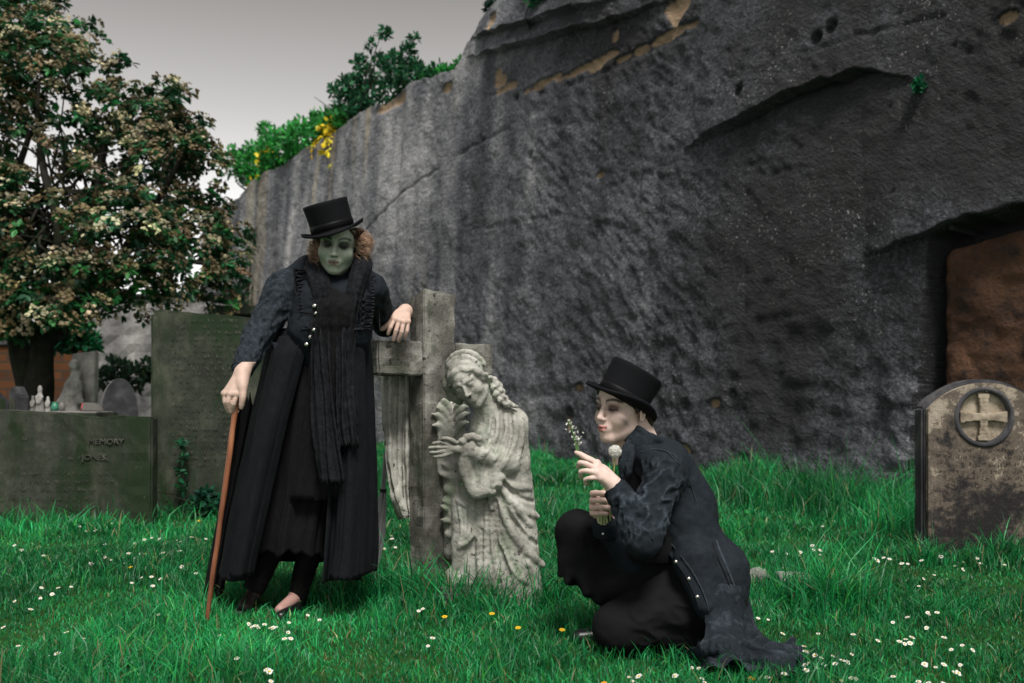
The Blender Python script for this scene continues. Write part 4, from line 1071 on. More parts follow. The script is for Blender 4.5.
# ================================================================== faces: one set of shapes for the statue and the people
def add_head(v, O, R, s, lips=0.0, lids=1.0, neck=True, ears=True, jaw=1.0):
    """O centre of the head at eye height, face towards local -Y, R turns it, s scales it"""
    R = np.asarray(R); W = lambda *p: np.asarray(O) + R @ (np.array(p) * s)
    e = lambda c, r, k=.012, op='u', q=None: v.ell(W(*c), np.array(r) * s, R if q is None else R @ q, k * s, op)
    c = lambda a, b, ra, rb, k=.012, op='u': v.cap(W(*a), W(*b), ra * s, rb * s, k * s, op)
    e((0, .012, .034), (.074, .092, .082), .02)
    e((0, -.028, -.034), (.060 * jaw, .062, .076), .03)
    e((0, -.050, .035), (.056, .040, .045), .02)
    for q in (-1, 1):
        c((q * .050 * jaw, -.002, -.058), (q * .012, -.062, -.098), .020, .018, .02)
        e((q * .040, -.060, -.034), (.023, .020, .022), .03)
    e((0, -.074, -.096), (.020, .017, .017), .015)
    for q in (-1, 1):
        e((q * .031, -.098, -.001), (.019, .014, .012), .010, 's')
        c((q * .012, -.088, .022), (q * .046, -.076, .022), .009, .007, .010)
    for q in (-1, 1):
        e((q * .031, -.0765, -.001), (.0135, .0125, .0125), .003)
        e((q * .031, -.0785, .002 + .001 * lids), (.0150, .0125, .0080), .003)
        e((q * .031, -.0775, -.009), (.0140, .0105, .0050), .003)
    c((0, -.086, .018), (0, -.106, -.030), .0075, .0095, .008)
    e((0, -.109, -.034), (.0095, .0095, .0085), .006)
    for q in (-1, 1):
        e((q * .0105, -.099, -.037), (.0070, .0085, .0065), .006)
        e((q * .0065, -.105, -.0445), (.0032, .0045, .003), .003, 's')
    pr = lips
    e((0, -.084, -.066), (.026, .014, .020), .016)
    for q in (-1, 1): c((q * (.024 - .011 * pr), -.086 - .006 * pr, -.0600 - .006 * pr), (q * .003, -.0965 - .009 * pr, -.0632 + .0028 * pr), .0036, .0046 + .0016 * pr, .004)
    c((-.013 + .004 * pr, -.0925 - .008 * pr, -.0730), (.013 - .004 * pr, -.0925 - .008 * pr, -.0730), .0052 + .001 * pr, .0052 + .001 * pr, .004)
    for q in (-1, 1): c((0, -.100 - .007 * pr, -.0676 + .0008 * pr), (q * (.020 - .010 * pr), -.098 - .009 * pr, -.0630 - .0038 * pr), .0018 + .0015 * pr, .0014 + .0018 * pr, .002, 's')
    if ears:
        for q in (-1, 1):
            e((q * .077, .014, -.012), (.0075, .019, .031), .006, 'u', Rm(-12, 0, q * 22))
            e((q * .083, .010, -.010), (.005, .010, .018), .004, 's', Rm(-12, 0, q * 22))
    if neck: c((0, .022, -.06), (0, .040, -.20), .050, .056, .03)
    return v

def head_local(V, O, R, s): return ((V - np.asarray(O)) @ np.asarray(R)) / s

# ================================================================== the cross with the mourning figure
M_MON = m_stone('weathered_grey_stone', (.040, .038, .034, 1), (.135, .13, .115, 1), (.36, .355, .32, 1), 9, (.05, .062, .04, 1), .59, .014, True, (.028, .027, .025, 1), .62)
M_STAT = m_stone('pale_carved_stone', (.085, .078, .068, 1), (.30, .295, .262, 1), (.52, .515, .47, 1), 8, (.14, .19, .12, 1), .60, .008, True, (.075, .066, .06, 1), .625)
TH = math.radians(35)
nf = np.array([math.sin(TH), -math.cos(TH), 0]); ax = np.array([math.cos(TH), math.sin(TH), 0]); zz_ = np.array([0, 0, 1.0])
K0 = np.array([at(424, 0, 4.4)[0], 4.4, 0])           # foot of the shaft's near edge
def KL(a, d, z): return K0 + ax * a - nf * d + zz_ * z   # along the arm, into the stone, up
mon = empty('grave_monument', K0 + ax * .1, 'stone cross with a carved mourning woman leaning against it', 'monument')
def kbox(name, a0, a1, d0, d1, z0, z1, m, bevel=.008, top=None, seed=1, cuts=4, rough=.007):
    bm = bmesh.new()
    vs = [bm.verts.new(KL(a, d, z)) for z in (z0, z1) for a, d in ((a0, d0), (a1, d0), (a1, d1), (a0, d1))]
    if top: 
        for v_, dz in zip(vs[4:], top): v_.co.z += dz
    for f in ((0, 3, 2, 1), (4, 5, 6, 7), (0, 1, 5, 4), (1, 2, 6, 5), (2, 3, 7, 6), (3, 0, 4, 7)): bm.faces.new([vs[i] for i in f])
    bmesh.ops.recalc_face_normals(bm, faces=bm.faces)
    bmesh.ops.bevel(bm, geom=list(bm.edges), offset=bevel, segments=2, affect='EDGES')
    return bm_obj(name, bm, m, mon, None, False, cuts, rough, seed)
kbox('cross_shaft', 0, .163, 0, .13, -.1, 1.355, M_MON, .005, (.018, -.004, -.012, -.016), 2, 5)
kbox('cross_arm', -.225, -.0005, .006, .112, .985, 1.136, M_MON, .008, None, 3)
kbox('cross_arm', .1635, .375, .006, .112, .985, 1.136, M_MON, .008, None, 4)
kbox('plinth', -.06, .62, -.30, .20, -.1, .085, M_MON, .012, None, 5, 5, .006)

# the cloak that hangs down behind the arm
g = []
for i in np.linspace(0, 1, 60):
    row = []
    z = 1.0 - .66 * i
    x0 = np.interp(i, [0, .3, .6, .85, 1], [378, 381, 386, 396, 404]); x1 = 414
    for j in np.linspace(0, 1, 40):
        px = x0 + (x1 - x0) * j
        p = at(px, 0, 4.56); p[2] = z
        ph = j * 7 + i * 2.2 - 2.5 * i * j
        p[1] += .022 * math.sin(ph * 1.6 + 1.5) * (.4 + .6 * i) + .010 * math.sin(ph * 4 + i * 3) - .05 * j * (1 - j) - .02 * i + .05 * (j < .03)
        row.append(p)
    g.append(row)
v, f = sheet(np.array(g)); v, f = thick(v, f, .03); v += normals(v, f) * (.004 * fbm(v * 25, 3, 2))[:, None]
mk('cloak', v, f, M_STAT, mon)

YS = 4.28
SP = lambda px, py, dy=0.0: at(px, py, YS) + np.array([0, dy, 0])
s_ = YS / F_PX
vs = Vol((SP(425, 0)[0], YS - .24, -.03), (SP(552, 0)[0], YS + .24, 1.10), .0042)
def front(px, py):
    p = SP(px, py); i = int(round((p[0] - vs.lo[0]) / vs.h)); k = int(round((p[2] - vs.lo[2]) / vs.h))
    i = min(max(i, 0), vs.n[0] - 1); k = min(max(k, 0), vs.n[2] - 1)
    c = np.nonzero(vs.D[i, :, k] < 0)[0]
    return vs.lo[1] + vs.h * c[0] if len(c) else None
def on(pts, r, k=.010, op='u', lift=0.0, n=7):
    """a ridge (or a groove) drawn over the figure's surface"""
    Q = cspline(np.array([(a, b, 0) for a, b in pts]), n); out = []; last = None
    for a, b, _ in Q:
        y = front(a, b)
        if y is None: y = last
        if y is None: continue
        if last is not None and abs(y - last) > .05: y = last
        last = y; p = SP(a, b); p[1] = y - lift; out.append(p)
    if len(out) > 1:
        rr_ = np.interp(np.linspace(0, 1, len(out)), np.linspace(0, 1, len(np.atleast_1d(r))) if np.ndim(r) else [0, 1], r if np.ndim(r) else [r, r])
        vs.path(np.array(out), rr_, k, op)
# robe
vs.cap(SP(490, 505), SP(488, 600), .050, .062, .05).cap(SP(506, 480, .02), SP(510, 600, .02), .085, .105, .05).cap(SP(520, 480, .03), SP(528, 600, .03), .052, .066, .05)
vs.cap(SP(500, 440, .03), SP(505, 500, .02), .095, .085, .05)
# trunk and shoulders
vs.cap(SP(497, 418, .04), SP(502, 455, .03), .075, .090, .05).cap(SP(488, 420, .02), SP(514, 422, .05), .045, .058, .04)
vs.cap(SP(478, 425, .0), SP(490, 455, -.01), .035, .055, .04)
vs.cap(SP(514, 424, .04), SP(516, 462, .0), .056, .062, .03)
# near sleeve: upper arm down to the elbow, forearm across to the hand
vs.cap(SP(513, 430, .0), SP(508, 462, -.07), .050, .046, .03).cap(SP(508, 462, -.07), SP(470, 448, -.12), .044, .030, .02)
vs.path([SP(497, 464, -.085), SP(494, 478, -.08), SP(484, 488, -.085), SP(475, 490, -.09)], [.032, .030, .026, .022], .02, n=4)
vs.path([SP(466, 452, -.11), SP(467, 472, -.10), SP(474, 491, -.09)], [.024, .020, .018], .02, n=4)
vs.path([SP(480, 458, -.10), SP(482, 478, -.09)], [.022, .02], .03)
vs.path([SP(481, 448, -.125), SP(480, 470, -.118), SP(478, 486, -.108)], [.004, .006, .004], .010, 's', 3)
# cuff of gathered cloth
for i, (px, py) in enumerate(((464, 440), (469, 436), (474, 435), (479, 437), (468, 445), (474, 443))): vs.ell(SP(px, py, -.135 + .006 * (i % 3)), (.020, .018, .016), None, .006)
# hand lying on the palm branch
vs.cap(SP(466, 447, -.125), SP(452, 447, -.13), .018, .019, .01)
for i, (py, l) in enumerate(((441, 436), (445.5, 432), (450, 432.5), (454, 436))):
    vs.path([SP(453, 443.5 + i * 2.4, -.136), SP((453 + l) / 2, py, -.143), SP(l, py + .8, -.128)], [.0082, .0076, .006], .002, n=4)
vs.path([SP(458, 441, -.14), SP(450, 437, -.15), SP(444, 437.5, -.148)], [.009, .008, .006], .003, n=4)
# palm branch and ribbons against the shaft
shy = lambda px: 4.40 + (px - 424) / 197 * .57 - .004 - YS
vs.path([SP(451, 402, shy(451)), SP(449, 440, shy(449) - .02), SP(452, 470, shy(452) - .02)], [.006, .010, .010], .008, n=5)
for side, rows in ((-1, ((410, 440, 401), (420, 434, 408), (430, 429, 414), (436, 430, 426))), (1, ((408, 462, 403), (415, 466, 408), (424, 467, 414), (432, 466, 424)))):
    for y0_, xe, ye in rows:
        vs.path([SP(450 + side * 1, y0_ + 6, shy(450) - .012), SP((450 + xe) / 2 + side * 2, (y0_ + ye) / 2 - 3, shy(450) - .030), SP(xe, ye, shy(xe) - .010)], [.007, .012, .004], .006, n=6)
vs.box(SP(448, 440, shy(448) + .012), (.070, .014, .16), Rm(0, 0, 35), .02, .01)
rr = random.Random(12)
for i, (px, py, a_) in enumerate(((442, 468, 30), (452, 464, -20), (460, 470, -40), (440, 478, 20), (448, 482, 35), (458, 480, -30), (446, 495, 25), (442, 506, 30), (452, 500, -20), (447, 520, 35), (441, 525, 15), (452, 532, -25), (446, 541, 30), (440, 512, 40))):
    vs.ell(SP(px + 1.5, py, shy(px) - .020), (.022, .015, .010), Rm(0, a_, 20), .010)
    vs.ell(SP(px + 2, py + 5, shy(px) - .040), (.022, .010, .005), Rm(0, a_, 20), .006, 's')
vs.cap(SP(449, 470, shy(449) - .004), SP(448, 560, shy(449)), .040, .030, .03)
# pointed end of cloth hanging from the arm
vs.cap(SP(466, 488, -.03), SP(467, 535, -.02), .026, .024, .02).cap(SP(466, 530, -.03), SP(455, 566, -.02), .024, .005, .015).cap(SP(474, 495, -.03), SP(474, 535, -.01), .016, .014, .015)
vs.cap(SP(458, 500, .0), SP(462, 585, .02), .03, .045, .03)
on([(458, 500), (472, 507), (478, 512)], .006); on([(460, 545), (468, 540), (474, 532)], .006); on([(459, 500), (462, 530), (456, 560)], .005, .008); on([(470, 505), (469, 530)], .005, .008, 's')
vs.cap(SP(472, 530, .01), SP(472, 600, .02), .024, .03, .03)
vs.cap(SP(452, 575, .0), SP(452, 592, -.01), .03, .035, .02)
# folds of the robe
for pts, r_ in (([(496, 474), (505, 492), (520, 508), (538, 517)], .010), ([(494, 478), (500, 502), (512, 530), (528, 552), (543, 565)], .012), ([(494, 484), (496, 515), (504, 545), (516, 568), (526, 580)], .011),
                ([(500, 474), (512, 484), (530, 488)], .009), ([(492, 490), (491, 520), (494, 550), (502, 580)], .008), ([(486, 500), (484, 530), (484, 580)], .008), ([(480, 502), (479, 540), (480, 580)], .007), ([(489, 500), (488, 540), (490, 585)], .006),
                ([(515, 500), (522, 515), (531, 525)], .007), ([(510, 505), (518, 522), (528, 538)], .006), ([(526, 560), (533, 572), (536, 590)], .008)):
    on(pts, [r_ * .7, r_, r_ * .8], .016, 'u', -.002)
for pts, r_ in (([(497, 486), (506, 507), (522, 530), (538, 545)], .006), ([(495, 495), (500, 530), (512, 558), (520, 572)], .007), ([(503, 480), (518, 495), (534, 502)], .005), ([(488.5, 505), (488, 540), (487, 585)], .006), ([(482.5, 505), (482, 540), (482, 585)], .005), ([(494, 510), (497, 545), (500, 585)], .006), ([(500, 545), (510, 575), (512, 590)], .006)):
    on(pts, r_, .012, 's', .001)
# folds of the bodice and shawl
for pts, r_ in (([(487, 412), (483, 424), (478, 434)], .006), ([(492, 414), (490, 428), (484, 440)], .006), ([(497, 414), (497, 432), (490, 446), (482, 456)], .008), ([(505, 412), (506, 430), (500, 448), (492, 462)], .007),
                ([(514, 414), (516, 434), (510, 452), (502, 466)], .007), ([(522, 420), (522, 440), (518, 458)], .006), ([(474, 424), (472, 430)], .005), ([(481, 414), (476, 424), (471, 432)], .005)):
    on(pts, [r_ * .6, r_, r_ * .7], .012, 'u', -.001)
for pts in ([(494, 416), (493, 432), (486, 448)], [(501, 414), (502, 432), (495, 452)], [(510, 416), (511, 436), (505, 456)], [(484, 416), (480, 428)]): on(pts, .0045, .010, 's', .001)
on([(478, 410), (486, 413), (494, 411), (503, 404)], .006, .006)
# head bowed against the cross
HO = SP(469.5, 381, -.060); HR = Rm(24, -24, -22); hs = .92
add_head(vs, HO, HR, hs, 0, 1, True, False)
vs.cap(SP(480, 396, -.02), SP(490, 416, .02), .040, .050, .03)
H = lambda x, y, z: HO + HR @ (np.array((x, y, z)) * hs)
vs.ell(H(0, .028, .040), np.array((.084, .092, .084)) * hs, HR, .01)
rh_ = random.Random(8)
def curl_(x, y, z, r_, a_): vs.ell(H(x, y, z), np.array((r_, r_ * .72, r_ * .62)) * hs, HR @ Rm(0, a_, 0), .0035)
for i in range(15):                              # the waved edge of the hair round the face
    a_ = math.radians(-15 + 210 * i / 14); ce = .076 + .004 * math.sin(i * 2.3)
    curl_(ce * math.cos(a_), -.052 + .040 * (1 - math.sin(max(0, a_))) - .012, .012 + .066 * math.sin(a_), .022 + .003 * (i % 3), math.degrees(-a_) + 70 + 25 * (i % 2))
for ring_, n_ in ((.060, 12), (.082, 14), (.094, 12)):   # rows of waves over the crown
    for i in range(n_):
        a_ = math.pi * (i + .5 * (n_ % 4)) / n_; e_ = {.060: -.030, .082: .004, .094: .040}[ring_]
        curl_(ring_ * .95 * math.cos(a_), e_, .040 + ring_ * .98 * math.sin(a_), .020 + .004 * rh_.random(), math.degrees(-a_) + 60 + 50 * rh_.random())
for q in (-1, 1):
    for i in range(6): curl_(q * (.080 + .004 * math.sin(i * 2)), -.022 + .018 * i, .005 - .016 * i, .022, 20 * (-1) ** i)
lock = [(490, 378), (496, 386), (499, 394), (505, 401), (511, 405)]
for dy, off, r_, ph in ((-.03, 0, .012, 0), (-.045, -3, .010, 1.4), (-.015, 4, .011, 2.6), (-.035, 2.5, .010, 4.0), (-.025, -5, .009, 5.2)): vs.path([SP(a + off + 1.6 * math.sin(i * 1.9 + ph), b + abs(off) * .4, dy + .008 * math.cos(i * 1.9 + ph)) for i, (a, b) in enumerate(cspline(np.array([(x_, y_, 0) for x_, y_ in lock]), 4)[:, :2])], np.linspace(r_ * 1.15, r_ * .6, 17), .004, n=2)
for a, b in ((492, 383), (497, 390), (502, 397), (507, 402)): vs.ell(SP(a, b, -.055), (.016, .008, .004), Rm(0, 40, 0), .006, 's')
vs.path([SP(450, 376, -.02), SP(449, 386, -.02), SP(454, 396, .0), SP(460, 402, .02)], [.022, .022, .02, .012], .012, n=5)
v, f = vs.mesh()
v += normals(v, f) * (.0016 * fbm(v * 45, 3, 7) + .0016 * fbm(v * 12, 2, 8))[:, None]
mk('mourning_figure', v, f, M_STAT, mon)
print('statue verts', len(v))

# furled parasol leaning behind the cross
Y = 4.75; pr = empty('parasol', at(378, 590, Y), 'furled grey parasol leaning behind the cross beside the black skirt', 'parasol')
a0, a1, a2 = at(386, 452, Y), at(383.5, 488, Y), at(374, 575, Y)
M_PG = m_plain('grey_cloth', (.24, .245, .25), .8, .2, 60, .002)
v, f = tube(np.array([a0, (a0 + a1) / 2, a1 + (a2 - a1) * .3]), .011, 8); mb = MB(); mb.add(v, f[0]).add(v, f[1]); mb.obj('handle', M_PG, pr)
Q = np.linspace(0, 1, 30); prof = np.interp(Q, [0, .06, .25, .55, .85, 1], [.008, .013, .020, .027, .020, .006])
aa = np.linspace(0, 2 * np.pi, 41)
G_ = np.array([[a1 + (a2 - a1) * q + np.array([math.cos(t_), math.sin(t_), 0]) * p_ * (1 + .28 * math.sin(t_ * 6 + 4 * q)) for t_ in aa] for q, p_ in zip(Q, prof)])
v, f = sheet(G_); mk('folded_cloth', v, f, M_PG, pr)
v, f = tube(np.array([a1 + (a2 - a1) * .01, a1 + (a2 - a1) * .05]), .016, 10); mb = MB(); mb.add(v, f[0]).add(v, f[1]); mb.obj('tie', M_DARKG, pr)
# ================================================================== people
def top_hat(parent, O, R, rx, ry, hgt, flare, brim, curl, m, mb_, dent=0.0, droop=.012):
    """O centre of the hat's opening, R turns it; crown, rolled brim; the band is a sub-part"""
    prof = [(.96, .006, 0), (1.0, .004, 0), (1.0, .012, 0), (1.0, hgt * .25, 0), (1 + flare * .35, hgt * .6, 0), (1 + flare * .8, hgt * .93, 0), (1 + flare, hgt, 0), (.975 + flare, hgt + .006, 0), (.90 + flare, hgt + .004, 0), (.5, hgt - .006 - dent, 0), (0, hgt - .008 - dent, 0)]
    bprof = [(0.0, .010), (.012, .0035), (.5, .002), (.85, .004), (.97, .009), (1.0, .004), (.97, -.002), (.85, -.003), (.5, -.003), (0.0, -.003), (-.25, .008)]
    aa = np.linspace(0, 2 * np.pi, 65)
    g = []; gb = []
    for t_ in aa:
        c_, s_ = math.cos(t_), math.sin(t_)
        lift = curl * abs(c_) ** 3 - droop * s_ * s_
        g.append([[rx * c_ * q, ry * s_ * q, z + (lift * .12 if z < .02 else 0)] for q, z, _ in prof])
        gb.append([[c_ * (rx + brim * b), s_ * (ry + brim * b * .95), z + lift * max(b, 0) ** 1.6] for b, z in bprof])
    mb = MB()
    for G_ in (g, gb):
        v, f = sheet(np.array(G_)); v = v + .0012 * fbm(v * 30, 2, 4)[:, None]; mb.add(np.asarray(O) + v @ np.asarray(R).T, f)
    hat = mb.obj('top_hat', m, parent)
    bp = [(1.0, .010), (1.028, .013), (1.032, .028), (1.028, .036), (1.0, .038)]
    v, f = sheet(np.array([[[rx * math.cos(t_) * q, ry * math.sin(t_) * q, z] for q, z in bp] for t_ in aa])); mk('hat_band', np.asarray(O) + v @ np.asarray(R).T, f, mb_, hat)
    return hat

def wr(v, n, a, b, amp, freq, seed, ang=2.0):
    """creases running round the axis a-b"""
    a, b = np.asarray(a, float), np.asarray(b, float); d = (b - a) / np.linalg.norm(b - a)
    t_ = (v - a) @ d; q = v - a - np.outer(t_, d); L_ = np.linalg.norm(b - a)
    w = sstep(-.05, .03, t_) * sstep(L_ + .0, L_ - .05, t_)
    u1 = np.cross(d, [0.3, .5, .8]); u1 /= np.linalg.norm(u1); u2 = np.cross(d, u1)
    qn = np.linalg.norm(q, axis=1) + 1e-6
    k = .42 - 1.5 * np.abs(fbm(np.stack([t_ * freq + .9 * (q @ u1) / qn + .6 * (q @ u2) / qn, (q @ u1) / qn * ang * .8, (q @ u2) / qn * ang * .8], -1), 2, seed))
    near = sstep(.13, .08, qn)
    return n * (amp * k * w * near)[:, None]

def hand(v, wrist, palm, fingers, thumb, rf=.0082, rp=.0165, rw=.024):
    """wrist point; palm: knuckle points, one per finger; fingers: 4 lists of points from the knuckle on; thumb: list from the wrist side"""
    for i, p in enumerate(palm): v.cap(wrist, p, rw * .82, rp * (.86 if i in (0, 3) else 1) * .72, .012)
    for i in range(3): v.cap(palm[i], palm[i + 1], rp * .66, rp * .66, .006)
    for i, fp in enumerate(fingers):
        k = (1, 1.04, 1, .86)[i]; pts = [palm[i]] + list(fp); n = len(pts)
        rr_ = np.linspace(rf * 1.12, rf * .82, n) * k
        v.path(pts, rr_, .003, n=4)
        for p in pts[1:-1]: v.ell(p, rf * k * 1.10, None, .003)
    v.path(thumb, np.linspace(rf * 1.7, rf * .95, len(thumb)), .006, n=4)
    v.path([wrist, (np.asarray(wrist) + thumb[0]) / 2, thumb[0]], [rw * .8, rw * .75, rf * 1.7], .014, n=3)

M_SKIN = m_tint('skin', .55, .35, 0, .001, .12)
def fabric(name, c, var=.3, rough=.9, weave=260, wear_sheen=None, wf=.6, sheen=0, bd=.0012, wattr=False):
    t = NT(name); co = t.co(); n1 = t.noise(9, 5, .6, co); n2 = t.noise(weave, 2, .5, co)
    col = t.mix(n1, tuple(x * (1 - var) for x in c) + (1,), tuple(x * (1 + var) for x in c) + (1,))
    if wear_sheen:
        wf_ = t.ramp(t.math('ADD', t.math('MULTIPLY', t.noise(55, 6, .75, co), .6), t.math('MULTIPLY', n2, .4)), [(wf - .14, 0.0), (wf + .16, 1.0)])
        if wattr: wf_ = t.math('MULTIPLY', wf_, t.attr('worn_and_sheen').outputs['Fac'])  # mask holds cloth wear plus painted fold highlights and sleeve sheen
        col = t.mix(wf_, col, wear_sheen)
    return t.bsdf(col, rough, t.bump(t.math('ADD', n2, t.math('MULTIPLY', n1, 2)), bd, .8), .12)
M_FELT = fabric('black_felt', (.005, .0055, .007), .3, .8, 400, None, .6)
M_BAND = fabric('black_ribbon', (.004, .004, .005), .2, .5, 300)
M_COATW = fabric('black_wool', (.0055, .0062, .0078), .4, .9, 300, (.016, .018, .022), .64)
M_SLEEVE = fabric('washed_black_cotton', (.010, .0135, .018), .4, .85, 300, (.046, .058, .073), .57, 0, .0012, True)
M_DRESS = fabric('thin_black_gauze', (.0045, .0045, .005), .4, .9, 220, (.014, .014, .016), .62)
M_SCARF = fabric('crinkled_black_scarf', (.006, .0065, .008), .5, .9, 160, (.024, .026, .031), .6)
M_TRIM = fabric('satin_braid', (.006, .007, .009), .3, .45, 300)
M_LEG = fabric('black_legging', (.004, .004, .0045), .3, .8, 300)
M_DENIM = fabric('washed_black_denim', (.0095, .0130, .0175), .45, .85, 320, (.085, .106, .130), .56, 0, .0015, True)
M_SEAM = fabric('worn_denim_seam', (.024, .031, .039), .4, .85, 320, (.07, .085, .10), .58, .2)
M_TROUSER = fabric('black_trouser_cloth', (.0065, .0065, .0075), .3, .9, 300, None, .6, .1)
M_SHOE = m_plain('black_leather', (.006, .006, .007), .35, .5)
t = NT('silver_metal'); t.bsdf((.55, .54, .50, 1), .32, None, .5, Metallic=1.0); M_SILVER = t.m
t = NT('polished_cane_wood'); n1 = t.noise(14, 5, .6, None, (1, 1, .15)); t.bsdf(t.ramp(n1, [(.30, (.06, .018, .009, 1)), (.5, (.19, .065, .028, 1)), (.7, (.36, .15, .07, 1))]), .4, t.bump(n1, .004, .5), .4); M_CANE = t.m

# ------------------------------------------------------------------ the standing woman
Wp = lambda px, py, Y=4.12: at(px, py, Y)
sk = np.array([.50, .36, .30]); 
bodyV, bodyF, bodyC = [], [], []
def addpart(v, f, c):
    n = sum(len(x) for x in bodyV); bodyV.append(v); bodyF.append(f + n); bodyC.append(c)
# trunk, arms and legs: one surface
vw = Vol((Wp(205, 0)[0], 3.70, -.02), (Wp(425, 0)[0], 4.60, 1.50), .0075)
SH_R, EL_R, WR_R = Wp(284, 287, 4.10), Wp(259, 335, 4.02), Wp(240.5, 373, 3.90)
SH_L, EL_L, WR_L = Wp(371, 290, 4.16), Wp(385, 324, 4.40), Wp(405, 313, 4.44)
vw.cap(Wp(334, 300), Wp(325, 350), .105, .085, .05).cap(Wp(325, 350), Wp(318, 400, 4.18), .085, .095, .05).cap(SH_R, SH_L, .05, .05, .06).cap(Wp(336, 262, 4.07), Wp(334, 295), .05, .06, .04)
vw.cap(SH_R, EL_R, .047, .038, .02).cap(EL_R, WR_R, .036, .026, .015).cap(SH_L, EL_L, .047, .038, .02).cap(EL_L, WR_L, .036, .026, .015)
FT_R, FT_L = Wp(246, 605, 4.10), Wp(296, 600, 4.15)
vw.cap(Wp(300, 410, 4.19), Wp(283, 500, 4.14), .075, .052, .04).cap(Wp(283, 500, 4.14), Wp(255, 592, 4.10), .056, .030, .03)
vw.cap(Wp(338, 410, 4.19), Wp(322, 500, 4.12), .075, .052, .04).cap(Wp(322, 500, 4.12), Wp(297, 594, 4.12), .054, .030, .03)
vw.cap(Wp(254, 594, 4.10), Wp(244, 607, 4.00), .028, .026, .02).cap(Wp(297, 596, 4.12), Wp(280, 610, 3.98), .028, .022, .02)
v, f = vw.mesh(); c = np.tile(sk * .9, (len(v), 1))
low_ = v[:, 2] < .20; c[low_] = (.016, .012, .011); rf_ = (v[:, 0] > Wp(272, 0)[0]) & (v[:, 2] < .11); c[rf_] = (.34, .20, .175)
addpart(v, f, c)
# head
HO, HR, hs = Wp(338, 243.5, 4.02), Rm(13, 6, 4), 1.02
vh = Vol(HO - .20, HO + .17, .0032); add_head(vh, HO, HR, hs, 0.0, 1.2, True, True, 1.04); HT_O, HT_R = Wp(333.5, 231.5, 4.000), Rm(12, -15, 0); vh.cut(HT_R[:, 2], HT_O + HT_R[:, 2] * .012)
v, f = vh.mesh(); q = head_local(v, HO, HR, hs)
def face_tint(q, skin, lip, brow, shadow, sx=.018, sz=.013, bw=.0042):
    n = len(q); c = np.tile(np.asarray(skin, float), (n, 1)); x, y, z = q.T; fr = y < -.02
    def lay(w, col): 
        nonlocal c
        w = np.clip(w, 0, 1)[:, None]; c = c * (1 - w) + np.asarray(col) * w
    for s_ in (-1, 1):
        d = ((x - s_ * .032) / sx) ** 2 + ((z - .001) / sz) ** 2; lay(np.clip(1.7 * np.exp(-d * 1.1), 0, .96) * fr, shadow)
        lay(np.exp(-((z - (-.0035 - 9 * (x - s_ * .031) ** 2)) / .0018) ** 2) * (np.abs(x - s_ * .031) < .017) * (y < -.06), (.006, .006, .006))
        bz = .0235 + .006 - 14 * (x - s_ * .036) ** 2; lay(np.exp(-((z - bz) / bw) ** 2) * (np.abs(x - s_ * .034) < .023) * (y < -.04), brow)
    lay((((x / .022) ** 2 + ((z + .0675 - 8 * x * x) / .0105) ** 2) < 1) * (y < -.085) * .9, lip)
    lay(np.exp(-((z + .0676 - 10 * x * x) / .0016) ** 2) * (np.abs(x) < .021) * (y < -.08), np.asarray(lip) * .2)
    return c, lay
c, lay = face_tint(q, (.29, .325, .265), (.15, .095, .085), (.015, .015, .012), (.009, .010, .009), .022, .0155)
x, y, z = q.T
c *= (1 + .10 * fbm(q * 60, 3, 3))[:, None]
for s_ in (-1, 1): 
    w = np.exp(-(((x - s_ * .056) / .016) ** 2 + ((z + .045) / .03) ** 2))[:, None] * .5; c = c * (1 - w) + np.array([.13, .165, .12]) * w
nk = sstep(-.105, -.135, z)[:, None] * (y > -.07)[:, None]; c = c * (1 - nk) + sk * nk * .85
addpart(v, f, c)
# right hand on the cane
vh = Vol(Wp(214, 420, 3.88) - np.array([0, .10, 0]), Wp(256, 362, 3.88) + np.array([0, .10, 0]), .0026)
h = lambda px, py, dy=0.0: Wp(px, py, 3.86) + np.array([0, dy, 0])
WRh = h(241, 372, .02)
hand(vh, WRh, [h(238.5, 394, -.022), h(232.5, 394, -.026), h(227, 394, -.012), h(223.5, 393.5, .010)],
     [[h(235.5, 404, -.026), h(233.5, 411, -.006), h(236.5, 411.5, .012)], [h(230.5, 402, -.030), h(231, 411, -.012), h(235, 413, .008)], [h(226.5, 402, -.016), h(228.5, 411, .004), h(233, 412.5, .018)], [h(224, 400.5, .008), h(226.5, 408, .018), h(231, 410, .026)]],
     [h(243.5, 387, -.016), h(244.5, 397, -.026), h(242.5, 407.5, -.020)], .0088, .019, .026)
vh.cap(WRh, h(246, 360, .05), .024, .027, .02)
v, f = vh.mesh(); c = np.tile(sk, (len(v), 1)) * (1 + .10 * fbm(v * 60, 3, 5))[:, None]; addpart(v, f, c)
# left hand drooping over the arm of the cross
vh = Vol(Wp(376, 346, 4.30) - np.array([0, .12, 0]), Wp(418, 300, 4.30) + np.array([0, .20, 0]), .0026)
h = lambda px, py, Y: Wp(px, py, Y)
hand(vh, h(405.5, 311, 4.36), [h(394.5, 319.5, 4.285), h(399, 321, 4.28), h(403.5, 322, 4.285), h(408, 321.5, 4.30)],
     [[h(390.5, 327.5, 4.265), h(388, 334, 4.27)], [h(396, 330.5, 4.262), h(393.5, 340, 4.272)], [h(401.5, 332, 4.268), h(398.5, 341, 4.282)], [h(407, 331, 4.285), h(404.8, 338, 4.298)]],
     [h(394, 317, 4.30), h(388, 325, 4.292), h(381.8, 329.5, 4.29)], .0086, .019, .026)
vh.cap(h(405.5, 311, 4.36), WR_L + np.array([.004, .03, -.005]), .025, .026, .02)
v, f = vh.mesh(); c = np.tile(sk * np.array([1.03, 1.0, .98]), (len(v), 1)) * (1 + .10 * fbm(v * 60, 3, 6))[:, None]; addpart(v, f, c)
